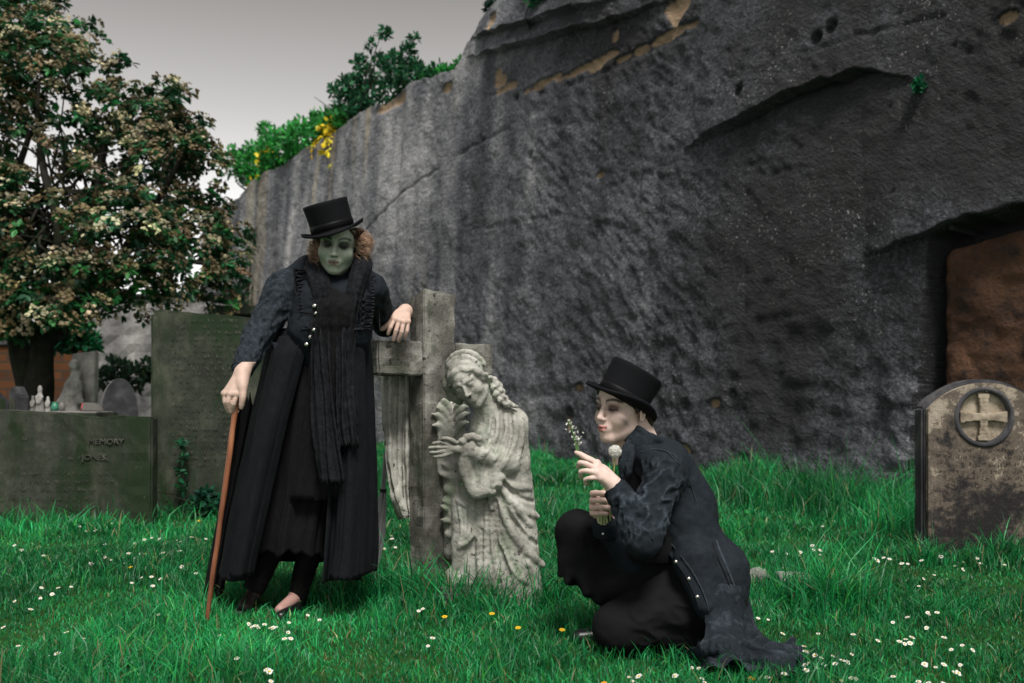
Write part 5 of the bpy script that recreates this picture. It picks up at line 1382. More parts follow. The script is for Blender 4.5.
woman = mk('person', np.concatenate(bodyV), np.concatenate(bodyF), M_SKIN, None, True, np.concatenate(bodyC))
tag(woman, 'standing woman with green painted face in top hat and long black coat, holding a cane', 'person')

# jacket
vj = Vol((Wp(215, 0)[0], 3.74, Wp(0, 372)[2]), (Wp(425, 0)[0], 4.56, 1.47), .006)
vj.cap(Wp(333, 305), Wp(322, 352, 4.14), .148, .150, .06).cap(Wp(318, 300, 4.03), Wp(314, 330, 4.03), .09, .10, .05).cap(Wp(352, 302, 4.03), Wp(348, 330, 4.04), .085, .10, .05)
vj.cap(Wp(286, 285, 4.11), Wp(312, 272, 4.12), .060, .058, .05).cap(Wp(372, 288, 4.14), Wp(350, 272, 4.12), .056, .056, .05).cap(Wp(312, 272), Wp(350, 272), .065, .065, .05)
vj.cap(SH_R + np.array([.003, 0, -.005]), EL_R, .072, .060, .03).cap(EL_R, WR_R + (EL_R - WR_R) * .10, .058, .042, .02)
vj.cap(SH_L, EL_L, .066, .056, .03).cap(EL_L, WR_L + np.array([-.01, .02, 0]), .050, .040, .02)
for P_, Q_ in ((SH_R, EL_R),):
    for i in range(7):
        t_ = .15 + .8 * i / 6; p = P_ + (Q_ - P_) * t_
v, f = vj.mesh(); n = normals(v, f)
v = v + wr(v, n, SH_R, EL_R, .012, 22, 3) + wr(v, n, EL_R, WR_R, .011, 28, 4) + wr(v, n, SH_L, EL_L, .010, 26, 5) + n * (.0035 * fbm(v * 22, 3, 6))[:, None]
k = (v[f].mean(1) @ (WR_R - EL_R) / np.linalg.norm(WR_R - EL_R))
def axis_d(v, a, b):
    a, b = np.asarray(a), np.asarray(b); d = b - a; t_ = np.clip((v - a) @ d / (d @ d), 0, 1); return np.linalg.norm(v - a - np.outer(t_, d), axis=1)
worn_and_sheen = np.maximum(sstep(.095, .07, np.minimum(axis_d(v, SH_R, EL_R), axis_d(v, EL_R, WR_R))), .35 * sstep(.09, .06, np.minimum(axis_d(v, SH_L, EL_L), axis_d(v, EL_L, WR_L)))) + .12  # sheen of the sleeves, painted as paler cloth along the arms
mk('jacket', v, f, M_SLEEVE, woman, True, None, {'worn_and_sheen': worn_and_sheen})
# cuffs
mb = MB()
def cuff_geo(P_, Q_, r_, m, parent, name='cuff'):
    d = (np.asarray(Q_) - P_); v, f = tube(np.array([P_, P_ + d * .4, P_ + d * .8, Q_]), [r_ * .97, r_, r_ * 1.02, r_ * .98], 24)
    v2, f2 = tube(np.array([Q_, P_]), [r_ * .86, r_ * .86], 24, 1, False)
    m_ = MB().add(v, f[0]).add(v, f[1]); return m_.obj(name, m, parent)
d_ = (EL_R - WR_R) / np.linalg.norm(EL_R - WR_R); cuff_geo(WR_R + d_ * .050, WR_R + d_ * .012, .044, M_SLEEVE, woman)
d_ = (EL_L - WR_L) / np.linalg.norm(EL_L - WR_L); cuff_geo(WR_L + d_ * .05 + np.array([-.006, .01, 0]), WR_L + d_ * .012 + np.array([-.002, .01, 0]), .042, M_COATW, woman)

# skirts of the coat: a long gathered wrap, open in front
def skirt(name, rows, ph0, ph1, folds, amp, m, parent, nu=220, nv=70, rag=0.0, seed=1, y0=4.15, th=.006):
    """rows: (py, left px, right px, depth radius); ph in degrees, -90 faces the camera"""
    rows = np.array(rows, float); g = []
    for j in np.linspace(0, 1, nv):
        row = []
        for i in np.linspace(0, 1, nu):
            a = math.radians(ph0 + (ph1 - ph0) * i)
            hem = rows[-1, 0] + rag * (noise(np.array([i * 40, 0.3, seed])) * .6 + noise(np.array([i * 11, 5.3, seed])))
            py = rows[0, 0] + (hem - rows[0, 0]) * j
            L_, R_, D_ = (np.interp(py, rows[:, 0], rows[:, k]) for k in (1, 2, 3))
            p = at((L_ + R_) / 2, py, y0); rx = (R_ - L_) / 2 * y0 / F_PX
            w = amp * (.15 + .85 * j) * (math.sin(a * folds + 2.0 * math.sin(a * 2.3 + seed) + .8 * j * math.sin(a * 5)) + .6 * float(noise(np.array([a * folds * 1.7, j * 1.5, seed]))) + .35 * math.sin(a * folds * 2.3 + 2 * seed + 2 * j))
            row.append([p[0] + (rx + w) * math.cos(a), y0 + (D_ + w) * math.sin(a), p[2]])
        g.append(row)
    g = np.array(g).transpose(1, 0, 2); v, f = sheet(g); v, f = thick(v, f, th)
    v += normals(v, f) * (.003 * fbm(v * np.array([24, 24, 6]), 3, seed))[:, None]
    return mk(name, v, f, m, parent)
skirt('coat_skirt', [(330, 276, 364, .10), (345, 269, 369, .13), (400, 256, 372, .19), (450, 245, 373, .22), (500, 234, 373, .25), (545, 226, 373, .27), (572, 221, 372, .28)], -62, 244, 9, .014, M_COATW, woman, 260, 70, 2, 2)
skirt('dress', [(330, 280, 362, .12), (350, 276, 364, .13), (420, 270, 356, .15), (500, 258, 350, .17), (530, 252, 346, .18), (548, 250, 344, .18)], -180, 180, 11, .010, M_DRESS, woman, 260, 60, 7, 5)
skirt('hanging_panel', [(338, 280, 318, .10), (352, 274, 318, .15), (420, 262, 302, .21), (500, 250, 284, .24), (545, 243, 274, .25), (566, 240, 270, .25)], -150, -48, 6, .006, M_COATW, woman, 90, 60, 1, 7, 4.10)
skirt('hanging_panel', [(338, 338, 364, .10), (352, 338, 368, .15), (420, 342, 373, .19), (500, 340, 374, .22), (545, 336, 374, .24), (568, 332, 373, .25)], -140, -30, 6, .007, M_COATW, woman, 90, 60, 2, 8, 4.10)
# thin lacy shawl end trailing behind the cane
g = np.array([[at(np.interp(j, [0, .5, 1], [232, 221, 206]) + (26 - 8 * j) * i + 2 * math.sin(i * 14 + j * 5), 400 + 196 * j + 8 * math.sin(i * 23), 4.20 + .02 * math.sin(i * 18 + j * 4)) for j in np.linspace(0, 1, 50)] for i in np.linspace(0, 1, 40)])
v, f = sheet(g); v, f = thick(v, f, .004); mk('shawl', v, f, M_DRESS, woman)
# braided panels on the chest
def yfront(px, py, r=.001):
    i = int(round((at(px, py, 4.0)[0] - vj.lo[0]) / vj.h)); k = int(round((at(px, py, 4.0)[2] - vj.lo[2]) / vj.h))
    i = min(max(i, 0), vj.n[0] - 1); k = min(max(k, 0), vj.n[2] - 1)
    c = np.nonzero(vj.D[i, :, k] < 0)[0]; return (vj.lo[1] + vj.h * c[0]) if len(c) else 4.0
def onj(px, py, lift=.004):
    y = yfront(px, py); return at(px, py, y - lift)
def jtube(pts, r, m=6, lift=.004, n=6):
    Q = cspline(np.array([(a, b, 0) for a, b in pts]), n)[:, :2]; ys = np.array([yfront(*q) for q in Q]); md = np.median(ys); ys = np.clip(ys, md - .012, md + .012); ys = np.convolve(np.r_[ys[0], ys[0], ys, ys[-1], ys[-1]], np.ones(5) / 5, 'valid')
    return tube(np.array([at(q[0], q[1], y_ - lift) for q, y_ in zip(Q, ys)]), r, m)
for side, (xa, xb, ya, yb) in ((0, (297, 316, 271, 328)), (1, (360, 373, 278, 328))):
    mb = MB()
    for i in range(9):
        t_ = i / 8; py = ya + (yb - ya) * t_; sh = (4 * t_ if side == 0 else 3 * math.sin(t_ * 3)); x0, x1 = xa + sh, xb + sh - (3 * t_ if side else 0)
        for dy in (-1.6, 1.6):
            v, f = jtube([(x0, py + dy * 1.2), ((x0 + x1) / 2, py + dy * .5), (x1, py + dy)], .0042); mb.add(v, f[0]).add(v, f[1])
        for xx in (x0, x1):
            v, f = jtube([(xx - 2, py - 2), (xx + 1.5, py - 2.5), (xx + 2, py + 2), (xx - 2, py + 2.5), (xx - 2, py - 2)], .0034); mb.add(v, f[0]).add(v, f[1])
    for xx in (xa - 3, xb + 3):
        v, f = jtube([(xx, ya - 3), (xx + (2 if side == 0 else 2), (ya + yb) / 2), (xx + 4, yb + 3)], .004); mb.add(v, f[0]).add(v, f[1])
    mb.obj('braid_trim', M_TRIM, woman)
for px, py in ((314.5, 306), (316, 313.5), (317, 321), (314, 330), (310.5, 337), (306.5, 344.5)):
    p = onj(px, py, .012 if py < 340 else .03); bm = bmesh.new(); bmesh.ops.create_uvsphere(bm, u_segments=14, v_segments=8, radius=.0088 if px != 316 else .0075); bm.transform(Matrix.Translation(p) @ Matrix.Diagonal((1, .6, 1, 1)))
    bm_obj('button', bm, M_SILVER, woman, None, True)
# pocket flap and epaulettes
g = np.array([[onj(272 + 26 * i + 3 * j, 342 + 3 * i + (13 - 3 * abs(i - .5)) * j, .012 + .010 * j) for j in np.linspace(0, 1, 10)] for i in np.linspace(0, 1, 16)])
v, f = sheet(g[::-1]); v, f = thick(v, f, .006); mk('pocket_flap', v, f, M_SLEEVE, woman)
for a_, b_ in (((278, 275), (304, 268)), ((374, 282), (357, 271))):
    p, q_ = at(a_[0], a_[1], 4.10), at(b_[0], b_[1], 4.10); v, f = tube(np.array([p, (p + q_) / 2 + np.array([0, 0, .008]), q_]), .020, 10, .4); mb = MB().add(v, f[0]).add(v, f[1]); mb.obj('epaulette', M_SLEEVE, woman)
# scarf: bunched round the neck, ends hanging down the front
vs_ = Vol(at(292, 300, 4.0) - np.array([0, .22, .25]), at(386, 238, 4.0) + np.array([0, .35, 0]), .0055)
rs_ = random.Random(6)
for side in (0, 1):
    for i in range(8):
        o_ = (i - 3.5) * 2.1; dy = .012 * math.sin(i * 2.1) - .006 * (i % 2); r_ = rs_.uniform(.010, .015)
        if side == 0: P_ = [at(333, 250, 4.17), at(319 + o_ * .5, 257, 4.08 + dy), at(317 + o_, 271 + .4 * o_, 3.99 + dy), at(321 + o_ * .9, 288, 3.95 + dy), at(325 + o_ * .8, 314 + rs_.uniform(-4, 6), 3.94 + dy)]
        else: P_ = [at(341, 246, 4.17), at(357 + o_ * .5, 252, 4.08 + dy), at(361 + o_, 266 - .3 * o_, 4.00 + dy), at(356 + o_ * .8, 286, 3.96 + dy), at(349 + o_ * .8, 314 + rs_.uniform(-4, 6), 3.94 + dy)]
        vs_.path(P_, [r_ * .9, r_, r_ * 1.1, r_, r_ * .7], .007, n=4)
for t0 in (0, 1): vs_.path([Wp(339, 268, 4.07) + np.array([.088 * math.cos(t_), .085 * math.sin(t_), .060 * math.sin(t_) + .010 * math.cos(t_) - .020 - .03 * t0]) for t_ in np.linspace(-.7, 3.8, 12)], .017, .010, n=3)
v, f = vs_.mesh(); n = normals(v, f); v += n * (.003 * fbm(v * np.array([40, 40, 14]), 3, 9))[:, None]
mk('scarf', v, f, M_SCARF, woman)
def strip(name, pts, wd, m, parent, fold=5, amp=.012, seed=1, fringe=0):
    """a hanging strip of cloth with lengthwise folds"""
    P_ = cspline(np.array(pts), 12); T_ = np.linspace(0, 1, len(P_)); g = []
    for i in np.linspace(-.5, .5, 40):
        row = []
        for p, t_ in zip(P_, T_):
            w_ = np.interp(t_, np.linspace(0, 1, len(wd)), wd)
            row.append([p[0] + i * w_ + .004 * math.sin(t_ * 9 + i * 7 + seed), p[1] + amp * (math.sin(i * fold * 6.28 + seed + t_ * 2 + 2.5 * float(noise(np.array([i * 2, t_ * 3, seed])))) + .7 * float(noise(np.array([i * 9, t_ * 2.2, seed + 3])))) - .02 * (1 - 4 * i * i), p[2] + (fringe * math.sin(i * 90 + seed) * (t_ > .985))])
        g.append(row)
    v, f = sheet(np.array(g)[::-1]); v, f = thick(v, f, .004); v += normals(v, f) * (.003 * fbm(v * 40, 2, seed))[:, None]
    return mk(name, v, f, m, parent)
strip('scarf_end', [at(324, 300, 3.94), at(321, 330, 3.93), at(322, 380, 3.91), at(325, 430, 3.88), at(331, 482, 3.86)], [.075, .09, .085, .10, .10], M_SCARF, woman, 3, .010, 2, .015)
strip('scarf_end', [at(350, 300, 3.94), at(346, 330, 3.93), at(345, 380, 3.91), at(347, 420, 3.89), at(350, 445, 3.88)], [.075, .08, .075, .085, .085], M_SCARF, woman, 3, .010, 5, .015)
strip('dress_front', [at(336, 287, 4.00), at(336, 300, 3.925), at(335, 318, 3.915), at(334, 345, 3.93), at(328, 420, 3.94), at(316, 500, 3.95)], [.09, .14, .16, .17, .20, .22], M_DRESS, woman, 4, .003, 3, 0)
v, f = tube(np.array([at(a, b, 3.925) for a, b in cspline(np.array([(308, 328, 0), (325, 331, 0), (340, 331, 0), (362, 329, 0)]), 6)[:, :2]]), .007, 8); mb = MB().add(v, f[0]).add(v, f[1]); mb.obj('waist_tie', M_SCARF, woman)
# hair: loose curls either side of the face
t = NT('auburn_hair'); a_ = t.attr('tint').outputs['Color']; t.bsdf(a_, .5, None, .4); M_HAIR = t.m
rh = np.random.default_rng(3); mb = MB()
def curl(P_, rad_, turns, r_, col):
    t_ = np.linspace(0, 1, 30); P_ = cspline(np.array(P_), 10); Q_ = np.stack([np.interp(t_, np.linspace(0, 1, len(P_)), P_[:, k]) for k in range(3)], -1)
    a = turns * 6.28 * t_ + rh.uniform(0, 6.28); Q_ = Q_ + rad_ * np.minimum(t_ * 4, 1)[:, None] * np.stack([np.cos(a), np.sin(a), .3 * np.sin(a * .5)], -1)
    v, f = tube(Q_, np.linspace(r_, r_ * .4, 30), 4); mb.add(v, f[0], col)
for i in range(340):
    s_ = rh.random() < .6
    x0 = (359 + rh.uniform(-4, 3)) if s_ else (318 + rh.uniform(-3, 4)); y0 = rh.uniform(228, 240) if s_ else rh.uniform(234, 246)
    out_ = rh.uniform(0, 12) if s_ else -rh.uniform(-1, 8); yy = y0 + rh.uniform(12, 32)
    Y0 = 4.03 + rh.uniform(-.05, .06)
    col = np.array([.30, .17, .125]) * math.exp(rh.normal(0, .4)) * np.array([1, 1 + .2 * rh.random(), 1])
    curl([at(x0, y0, Y0), at(x0 + out_, (y0 + yy) / 2, Y0), at(x0 + out_ * (.5 + rh.random() * .5), yy, Y0 + .01)], rh.uniform(.005, .015), rh.uniform(1.5, 4), rh.uniform(.0007, .0014), col)
for i in range(60):                                  # along the forehead below the brim
    x0 = rh.uniform(318, 360); y0 = 232 - (x0 - 318) * .10; s_ = 1 if x0 > 340 else -1
    col = np.array([.05, .024, .016]) * math.exp(rh.normal(0, .3)); curl([at(x0, y0, 3.955), at(x0 + s_ * 4, y0 + 3, 3.95), at(np.clip(x0 + s_ * 14, 318, 357), y0 + 12, 4.0)], .002, 1, .002, col)
mb.obj('hair', M_HAIR, woman)
top_hat(woman, HT_O, HT_R, .086, .104, .114, .05, .042, .014, M_FELT, M_BAND, .006, .010)
# shoes
def shoe(h_, t_, parent, r=.034, heel=.0):
    h_, t_ = np.asarray(h_), np.asarray(t_); vv = Vol(np.minimum(h_, t_) - .08, np.maximum(h_, t_) + .08, .0045); d = t_ - h_
    vv.cap(h_ + np.array([0, 0, .012]), h_ + d * .45, r * .82, r * .9, .02).cap(h_ + d * .45, t_, r * .95, r * .62, .02); vv.cut((0, 0, -1), (0, 0, min(h_[2], t_[2]) - .026)); vv.cut((0, 0, 1), (0, 0, max(h_[2], t_[2]) + .026))
    v, f = vv.mesh(); return mk('shoe', v, f, M_SHOE, parent)
shoe(Wp(251, 606, 4.16) * np.array([1, 1, 0]) + np.array([0, 0, .03]), Wp(240, 610, 3.97) * np.array([1, 1, 0]) + np.array([0, 0, .026]), woman, .037)
vv = Vol(Wp(232, 612, 4.0) - .06, Wp(262, 588, 4.1) + .06, .004)
vv.path([Wp(262, 603, 4.12), Wp(256, 598, 4.055), Wp(246, 600, 4.03), Wp(240, 603, 4.08)], .007, .004, n=4); v, f = vv.mesh(); mk('shoe_strap', v, f, M_SHOE, woman)
shoe(Wp(300, 604, 4.18) * np.array([1, 1, 0]) + np.array([0, 0, .026]), Wp(281, 610, 3.94) * np.array([1, 1, 0]) + np.array([0, 0, .024]), woman, .036)
for a_, b_, ra, rb, nm in ((Wp(283, 520, 4.10), Wp(254, 589, 4.10), .060, .046, 'legging'), (Wp(318, 520, 4.08), Wp(297.5, 597, 4.12), .060, .038, 'legging')):
    vv = Vol(np.minimum(a_, b_) - .09, np.maximum(a_, b_) + .09, .005); vv.cap(a_, b_, ra, rb, .01); n_ = (b_ - a_) / np.linalg.norm(b_ - a_); vv.cut(n_, b_)
    v, f = vv.mesh(); v += wr(v, normals(v, f), a_, b_, .004, 30, 8); mk(nm, v, f, M_LEG, woman)

# the cane she holds
ct, cb_ = h_ = at(237, 398, 3.862), at(205, 633, 3.77)
cb_[2] = 0.0
cane = empty('walking_stick', cb_, 'slender reddish brown wooden walking stick held by the standing woman', 'walking stick')
P_ = np.array([ct + (cb_ - ct) * t_ for t_ in np.linspace(-.02, .97, 60)]); P_ += np.stack([.0022 * noise(P_ * 9), 0 * P_[:, 0], 0 * P_[:, 0]], -1)
v, f = tube(P_, np.linspace(.0115, .0088, 60) * (1 + .10 * noise(P_ * 22)), 12); mb = MB().add(v, f[0]).add(v, f[1]); mb.obj('shaft', M_CANE, cane)
v, f = tube(np.array([ct + (cb_ - ct) * t_ for t_ in (.965, .98, 1.0)]), [.0105, .011, .009], 12); mb = MB().add(v, f[0]).add(v, f[1]); mb.obj('ferrule', M_SHOE, cane)
bm = bmesh.new(); bmesh.ops.create_uvsphere(bm, u_segments=16, v_segments=10, radius=.0165); bm.transform(Matrix.Translation(ct + (ct - cb_) * .02)); bm_obj('knob', bm, M_CANE, cane, None, True)
# ------------------------------------------------------------------ the kneeling figure
Mp = lambda px, py, Y=3.5: at(px, py, Y)
bodyV, bodyF, bodyC = [], [], []
skm = np.array([.56, .42, .37])
SH_N, EL_N, WR_N = Mp(667, 470, 3.38), Mp(643, 540, 3.27), Mp(615, 487, 3.33)
SH_F, EL_F, WR_F = Mp(640, 470, 3.64), Mp(632, 562, 3.56), Mp(603, 522, 3.46)
NK = Mp(646, 447, 3.51)
KN_N, KN_F = Mp(619, 628, 3.40), Mp(577, 528, 3.62)
HP_N, HP_F = Mp(706, 600, 3.44), Mp(696, 590, 3.62)
AN_F = Mp(610, 604, 3.60); 
vm = Vol((Mp(545, 0)[0], 3.10, -.02), (Mp(790, 0)[0], 4.0, .92), .0075)
vm.cap(NK, Mp(636, 425, 3.50), .052, .052, .03).cap(Mp(662, 478, 3.52), Mp(688, 540, 3.54), .085, .09, .05).cap(Mp(694, 545, 3.54), Mp(704, 596, 3.54), .075, .10, .05).cap(SH_N, SH_F, .05, .05, .05)
vm.cap(SH_N, EL_N, .045, .036, .02).cap(EL_N, WR_N, .036, .025, .02).cap(SH_F, EL_F, .045, .036, .02).cap(EL_F, WR_F, .036, .026, .02)
vm.cap(HP_N, KN_N, .080, .058, .03).cap(HP_F, KN_F, .080, .056, .03).cap(KN_F, AN_F, .052, .035, .02).cap(KN_N, Mp(735, 650, 3.45) * np.array([1, 1, 0]) + np.array([0, 0, .06]), .055, .04, .02)
v, f = vm.mesh(); addpart(v, f, np.tile(skm * .9, (len(v), 1)))
HO, HR, hs = Mp(623.5, 408, 3.49), Rm(0, 0, 0), 1.0
HR = np.array(Matrix.Rotation(math.radians(6), 3, 'Y') @ Matrix.Rotation(math.radians(-51), 3, 'Z') @ Matrix.Rotation(math.radians(4), 3, 'X')); hs = 1.04
MH_O = Mp(620.5, 402.5, 3.49); MH_R = np.array(Matrix.Rotation(math.radians(29), 3, 'Y') @ Matrix.Rotation(math.radians(-4), 3, 'X') @ Matrix.Rotation(math.radians(-57), 3, 'Z'))
vh = Vol(HO - .20, HO + .19, .003); add_head(vh, HO, HR, hs, .7, .4, True, True, .98); vh.cut(MH_R[:, 2], MH_O + MH_R[:, 2] * .012)
v, f = vh.mesh(); q = head_local(v, HO, HR, hs)
c, lay = face_tint(q, skm * 1.04, (.34, .12, .105), (.035, .022, .017), (.085, .050, .045), .019, .0130, .0058)
x, y, z = q.T
c *= (1 + .07 * fbm(q * 60, 3, 3))[:, None]
for s_ in (-1, 1):                                   # grey stage make-up under the cheekbones
    ca_ = np.array([.052, -.030, -.040]); w = np.exp(-((y - (-.056)) / .026) ** 2 - ((z + .040 + .5 * (y + .056)) / .013) ** 2) * (x * s_ > .025) * .85; w = w[:, None]; c = c * (1 - w) + np.array([.075, .060, .062]) * w
for s_ in (-1, 1):                                   # dark iris line under the lowered lids
    w = np.exp(-(((x - s_ * .031) / .008) ** 2 + ((z + .004) / .0025) ** 2)) * (y < -.07); w = w[:, None] * .9; c = c * (1 - w) + np.array([.01, .008, .007]) * w
nk = sstep(.045, .075, z)[:, None] + 0 * c; 
addpart(v, f, c)
# near hand lifting the sprig
HY0 = 3.32
h = lambda px, py, dy=0.0: at(px, py, HY0 + dy)
vh = Vol(h(570, 502) - np.array([0, .12, 0]), h(628, 444) + np.array([0, .12, 0]), .0024)
hand(vh, h(614, 486), [h(597, 463, .0), h(595, 468, -.018), h(596.5, 473, -.028), h(600, 478, -.030)],
     [[h(588, 459, .002), h(582, 455.5, .010), h(576, 452.5, .020)], [h(586, 464, -.020), h(580, 463, -.006), h(578, 467, .012)], [h(587, 471, -.032), h(581, 472, -.020), h(580.5, 477, .0)], [h(591, 478, -.034), h(585.5, 479.5, -.024), h(585.5, 484, -.006)]],
     [h(603, 470, .026), h(593, 462, .038), h(584, 457, .034), h(578.5, 453.5, .028)], .0080, .018, .026)
vh.cap(h(614, 486), h(622, 495), .025, .027, .02)
v, f = vh.mesh(); addpart(v, f, np.tile(skm * 1.05, (len(v), 1)) * (1 + .10 * fbm(v * 60, 3, 8))[:, None])
# far hand: a fist round the stalks
HY1 = 3.45
h = lambda px, py, dy=0.0: at(px, py, HY1 + dy)
vh = Vol(h(582, 534) - np.array([0, .12, 0]), h(626, 482) + np.array([0, .12, 0]), .0024)
kn = [h(596, 494, .026), h(594, 500.5, .026), h(593.5, 507, .026), h(594.5, 513, .024)]
fg = []
for i, (px, py) in enumerate(((0, 493), (0, 500), (0, 507), (0, 513))):
    L_ = (616, 616, 613, 609)[i]; fg.append([h(592.5, py + .5, -.012), h(602, py + .3, -.030), h(L_ - 3, py + 1.0, -.028), h(L_, py + 1.6, -.012)])
hand(vh, h(606, 521, .03), kn, fg, [h(604, 508, .028), h(611, 497, .018), h(613, 490.5, .004), h(607, 488.5, -.012)], .0092, .020, .027)
vh.cap(h(606, 521, .03), WR_F + np.array([.01, .03, -.03]), .026, .028, .02)
v, f = vh.mesh(); addpart(v, f, np.tile(skm * np.array([1.04, .97, .96]), (len(v), 1)) * (1 + .10 * fbm(v * 60, 3, 9))[:, None])
man = mk('person', np.concatenate(bodyV), np.concatenate(bodyF), M_SKIN, None, True, np.concatenate(bodyC))
tag(man, 'kneeling person in top hat and dark denim coat, blowing on flowers', 'person')

# trousers
vt = Vol((Mp(545, 0)[0], 3.10, -.02), (Mp(790, 0)[0], 3.95, .62), .006)
vt.cap(HP_N, KN_N, .112, .084, .04).cap(Mp(690, 590, 3.5), Mp(640, 620, 3.42), .11, .09, .05).cap(KN_N, KN_N + np.array([.04, .03, -.02]), .084, .08, .03)
vt.cap(KN_N + np.array([.02, .02, -.02]), Mp(740, 655, 3.42) * np.array([1, 1, 0]) + np.array([0, 0, .065]), .070, .055, .03)
vt.cap(HP_F, KN_F, .105, .068, .04).cap(Mp(705, 598, 3.53), Mp(690, 560, 3.54), .15, .13, .06)
for px, py, dy, r_ in ((559, 575, -.03, .004), (567, 582, -.06, .006), (586, 592, -.07, .012), (600, 598, -.05, .020), (606, 600, .03, .022), (570, 580, .05, .018), (588, 592, .06, .018)):
    vt.cap(KN_F + np.array([.0, 0, -.02]), at(px, py, 3.60 + dy), .060, r_ + .004, .035)
vt.cap(Mp(600, 540, 3.6), Mp(605, 590, 3.6), .05, .04, .05).cap(Mp(640, 560, 3.58), Mp(620, 585, 3.56), .07, .05, .06)
v, f = vt.mesh(); n = normals(v, f)
v = v + wr(v, n, HP_N, KN_N, .014, 16, 13) + wr(v, n, HP_F, KN_F, .010, 16, 16) + n * (.003 * fbm(v * 16, 3, 15))[:, None]
v[:, 2] = np.maximum(v[:, 2], .004)
mk('trousers', v, f, M_TROUSER, man)
vb_ = Vol(Mp(575, 625, 3.6) - .12, Mp(630, 590, 3.6) + .12, .005)
b0 = AN_F * np.array([1, 1, 0]); vb_.cap(AN_F + np.array([0, 0, .02]), b0 + np.array([.015, 0, .045]), .042, .042, .02).cap(b0 + np.array([.03, 0, .035]), b0 + np.array([-.11, -.02, .028]), .036, .030, .02); vb_.cut((0, 0, -1), (0, 0, .004))
v, f = vb_.mesh(); mk('boot', v, f, M_SHOE, man)

# denim coat
vc_ = Vol((Mp(585, 0)[0], 3.08, -.02), (Mp(790, 0)[0], 3.95, .84), .0058)
vc_.cap(Mp(657, 468, 3.52), Mp(680, 520, 3.53), .108, .116, .06).cap(Mp(678, 520, 3.53), Mp(708, 585, 3.53), .116, .142, .06)
vc_.cap(SH_N + np.array([0, .01, .0]), Mp(640, 452, 3.46), .060, .050, .05).cap(SH_F, NK + np.array([0, .05, 0]), .06, .05, .05).cap(Mp(672, 463, 3.48), Mp(692, 500, 3.52), .066, .076, .05)
vc_.ell(Mp(622, 520, 3.50), (.075, .07, .13), Rm(0, -15, 0), .02, 's')      # the open front
vc_.cap(SH_N, EL_N, .066, .060, .035).cap(EL_N, WR_N + (EL_N - WR_N) * .10, .057, .041, .025)
vc_.cap(SH_F, EL_F, .066, .060, .035).cap(EL_F, WR_F + np.array([.008, .015, -.012]), .056, .042, .02)
vc_.cap(Mp(712, 575, 3.50), Mp(726, 612, 3.46), .130, .055, .05).cap(Mp(698, 560, 3.37), Mp(712, 612, 3.32), .060, .036, .06).cap(Mp(722, 580, 3.42), Mp(732, 615, 3.38), .06, .040, .06).cap(Mp(690, 560, 3.36), Mp(704, 605, 3.30), .05, .026, .05)
vc_.cap(Mp(715, 585, 3.60), Mp(730, 630, 3.58), .09, .04, .05)
v, f = vc_.mesh(); n = normals(v, f); v_was = v.copy()
v = v + wr(v, n, SH_N, EL_N, .014, 24, 23) + wr(v, n, EL_N, WR_N, .015, 30, 24) + wr(v, n, SH_F, EL_F, .008, 22, 25)
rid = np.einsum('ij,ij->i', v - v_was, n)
v += n * (.006 * fbm(np.stack([v[:, 0] * 9 + v[:, 2] * 6, v[:, 1] * 10, v[:, 2] * 5 - v[:, 0] * 3], -1), 4, 26) + .002 * fbm(v * 40, 2, 27))[:, None]
v[:, 2] = np.maximum(v[:, 2], .004)
mk('denim_coat', v, f, M_DENIM, man, True, None, {'worn_and_sheen': .12 + .9 * sstep(.0015, .006, rid)})  # paler fold ridges: denim wear and crease highlights painted together
def yfm(px, py):
    Yg = 3.35
    for _ in range(3):
        p = at(px, py, Yg); i = int(round((p[0] - vc_.lo[0]) / vc_.h)); k = int(round((p[2] - vc_.lo[2]) / vc_.h))
        i = min(max(i, 0), vc_.n[0] - 1); k = min(max(k, 0), vc_.n[2] - 1); c = np.nonzero(vc_.D[i, :, k] < 0)[0]
        if len(c): Yg = vc_.lo[1] + vc_.h * c[0]
    return Yg
def onm(px, py, lift=.004): return at(px, py, yfm(px, py) - lift)
def seam(pts, wd, m, name, lift=.004, n=8):
    """a raised placket or seam of width wd lying on the coat"""
    Q = cspline(np.array([(a, b, 0) for a, b in pts]), n)[:, :2]; T_ = np.gradient(Q, axis=0); T_ /= np.linalg.norm(T_, axis=1, keepdims=True); N_ = np.stack([-T_[:, 1], T_[:, 0]], -1)
    ys = np.array([yfm(*q) for q in Q]); ys = np.convolve(np.r_[ys[0], ys[0], ys, ys[-1], ys[-1]], np.ones(5) / 5, 'valid')
    g = np.array([[at(*(q + nn * wd * w_), y_ - lift + .004 * abs(w_)) for q, nn, y_ in zip(Q, N_, ys)] for w_ in (-.5, -.42, 0, .42, .5)])
    v, f = sheet(g); v, f = thick(v, f, .004); return mk(name, v, f, m, man)
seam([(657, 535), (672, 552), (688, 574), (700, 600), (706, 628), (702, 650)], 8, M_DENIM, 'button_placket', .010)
seam([(662, 533), (678, 552), (694, 574), (706, 600), (712, 628)], .9, M_SEAM, 'stitching', .012)
seam([(652, 538), (667, 555), (683, 576), (695, 602), (700, 630), (697, 648)], .9, M_SEAM, 'stitching', .012)
seam([(640, 452), (655, 449), (672, 454), (690, 470)], .9, M_SEAM, 'yoke_seam', .003)
seam([(668, 452), (684, 470), (696, 500), (704, 530)], .9, M_SEAM, 'shoulder_seam', .003)
seam([(716, 540), (722, 556), (729, 572), (735, 588)], 2.2, M_SEAM, 'pocket', .005); seam([(712, 542), (718, 558), (725, 574), (731, 590)], 1.2, M_TROUSER, 'pocket_slit', .004)
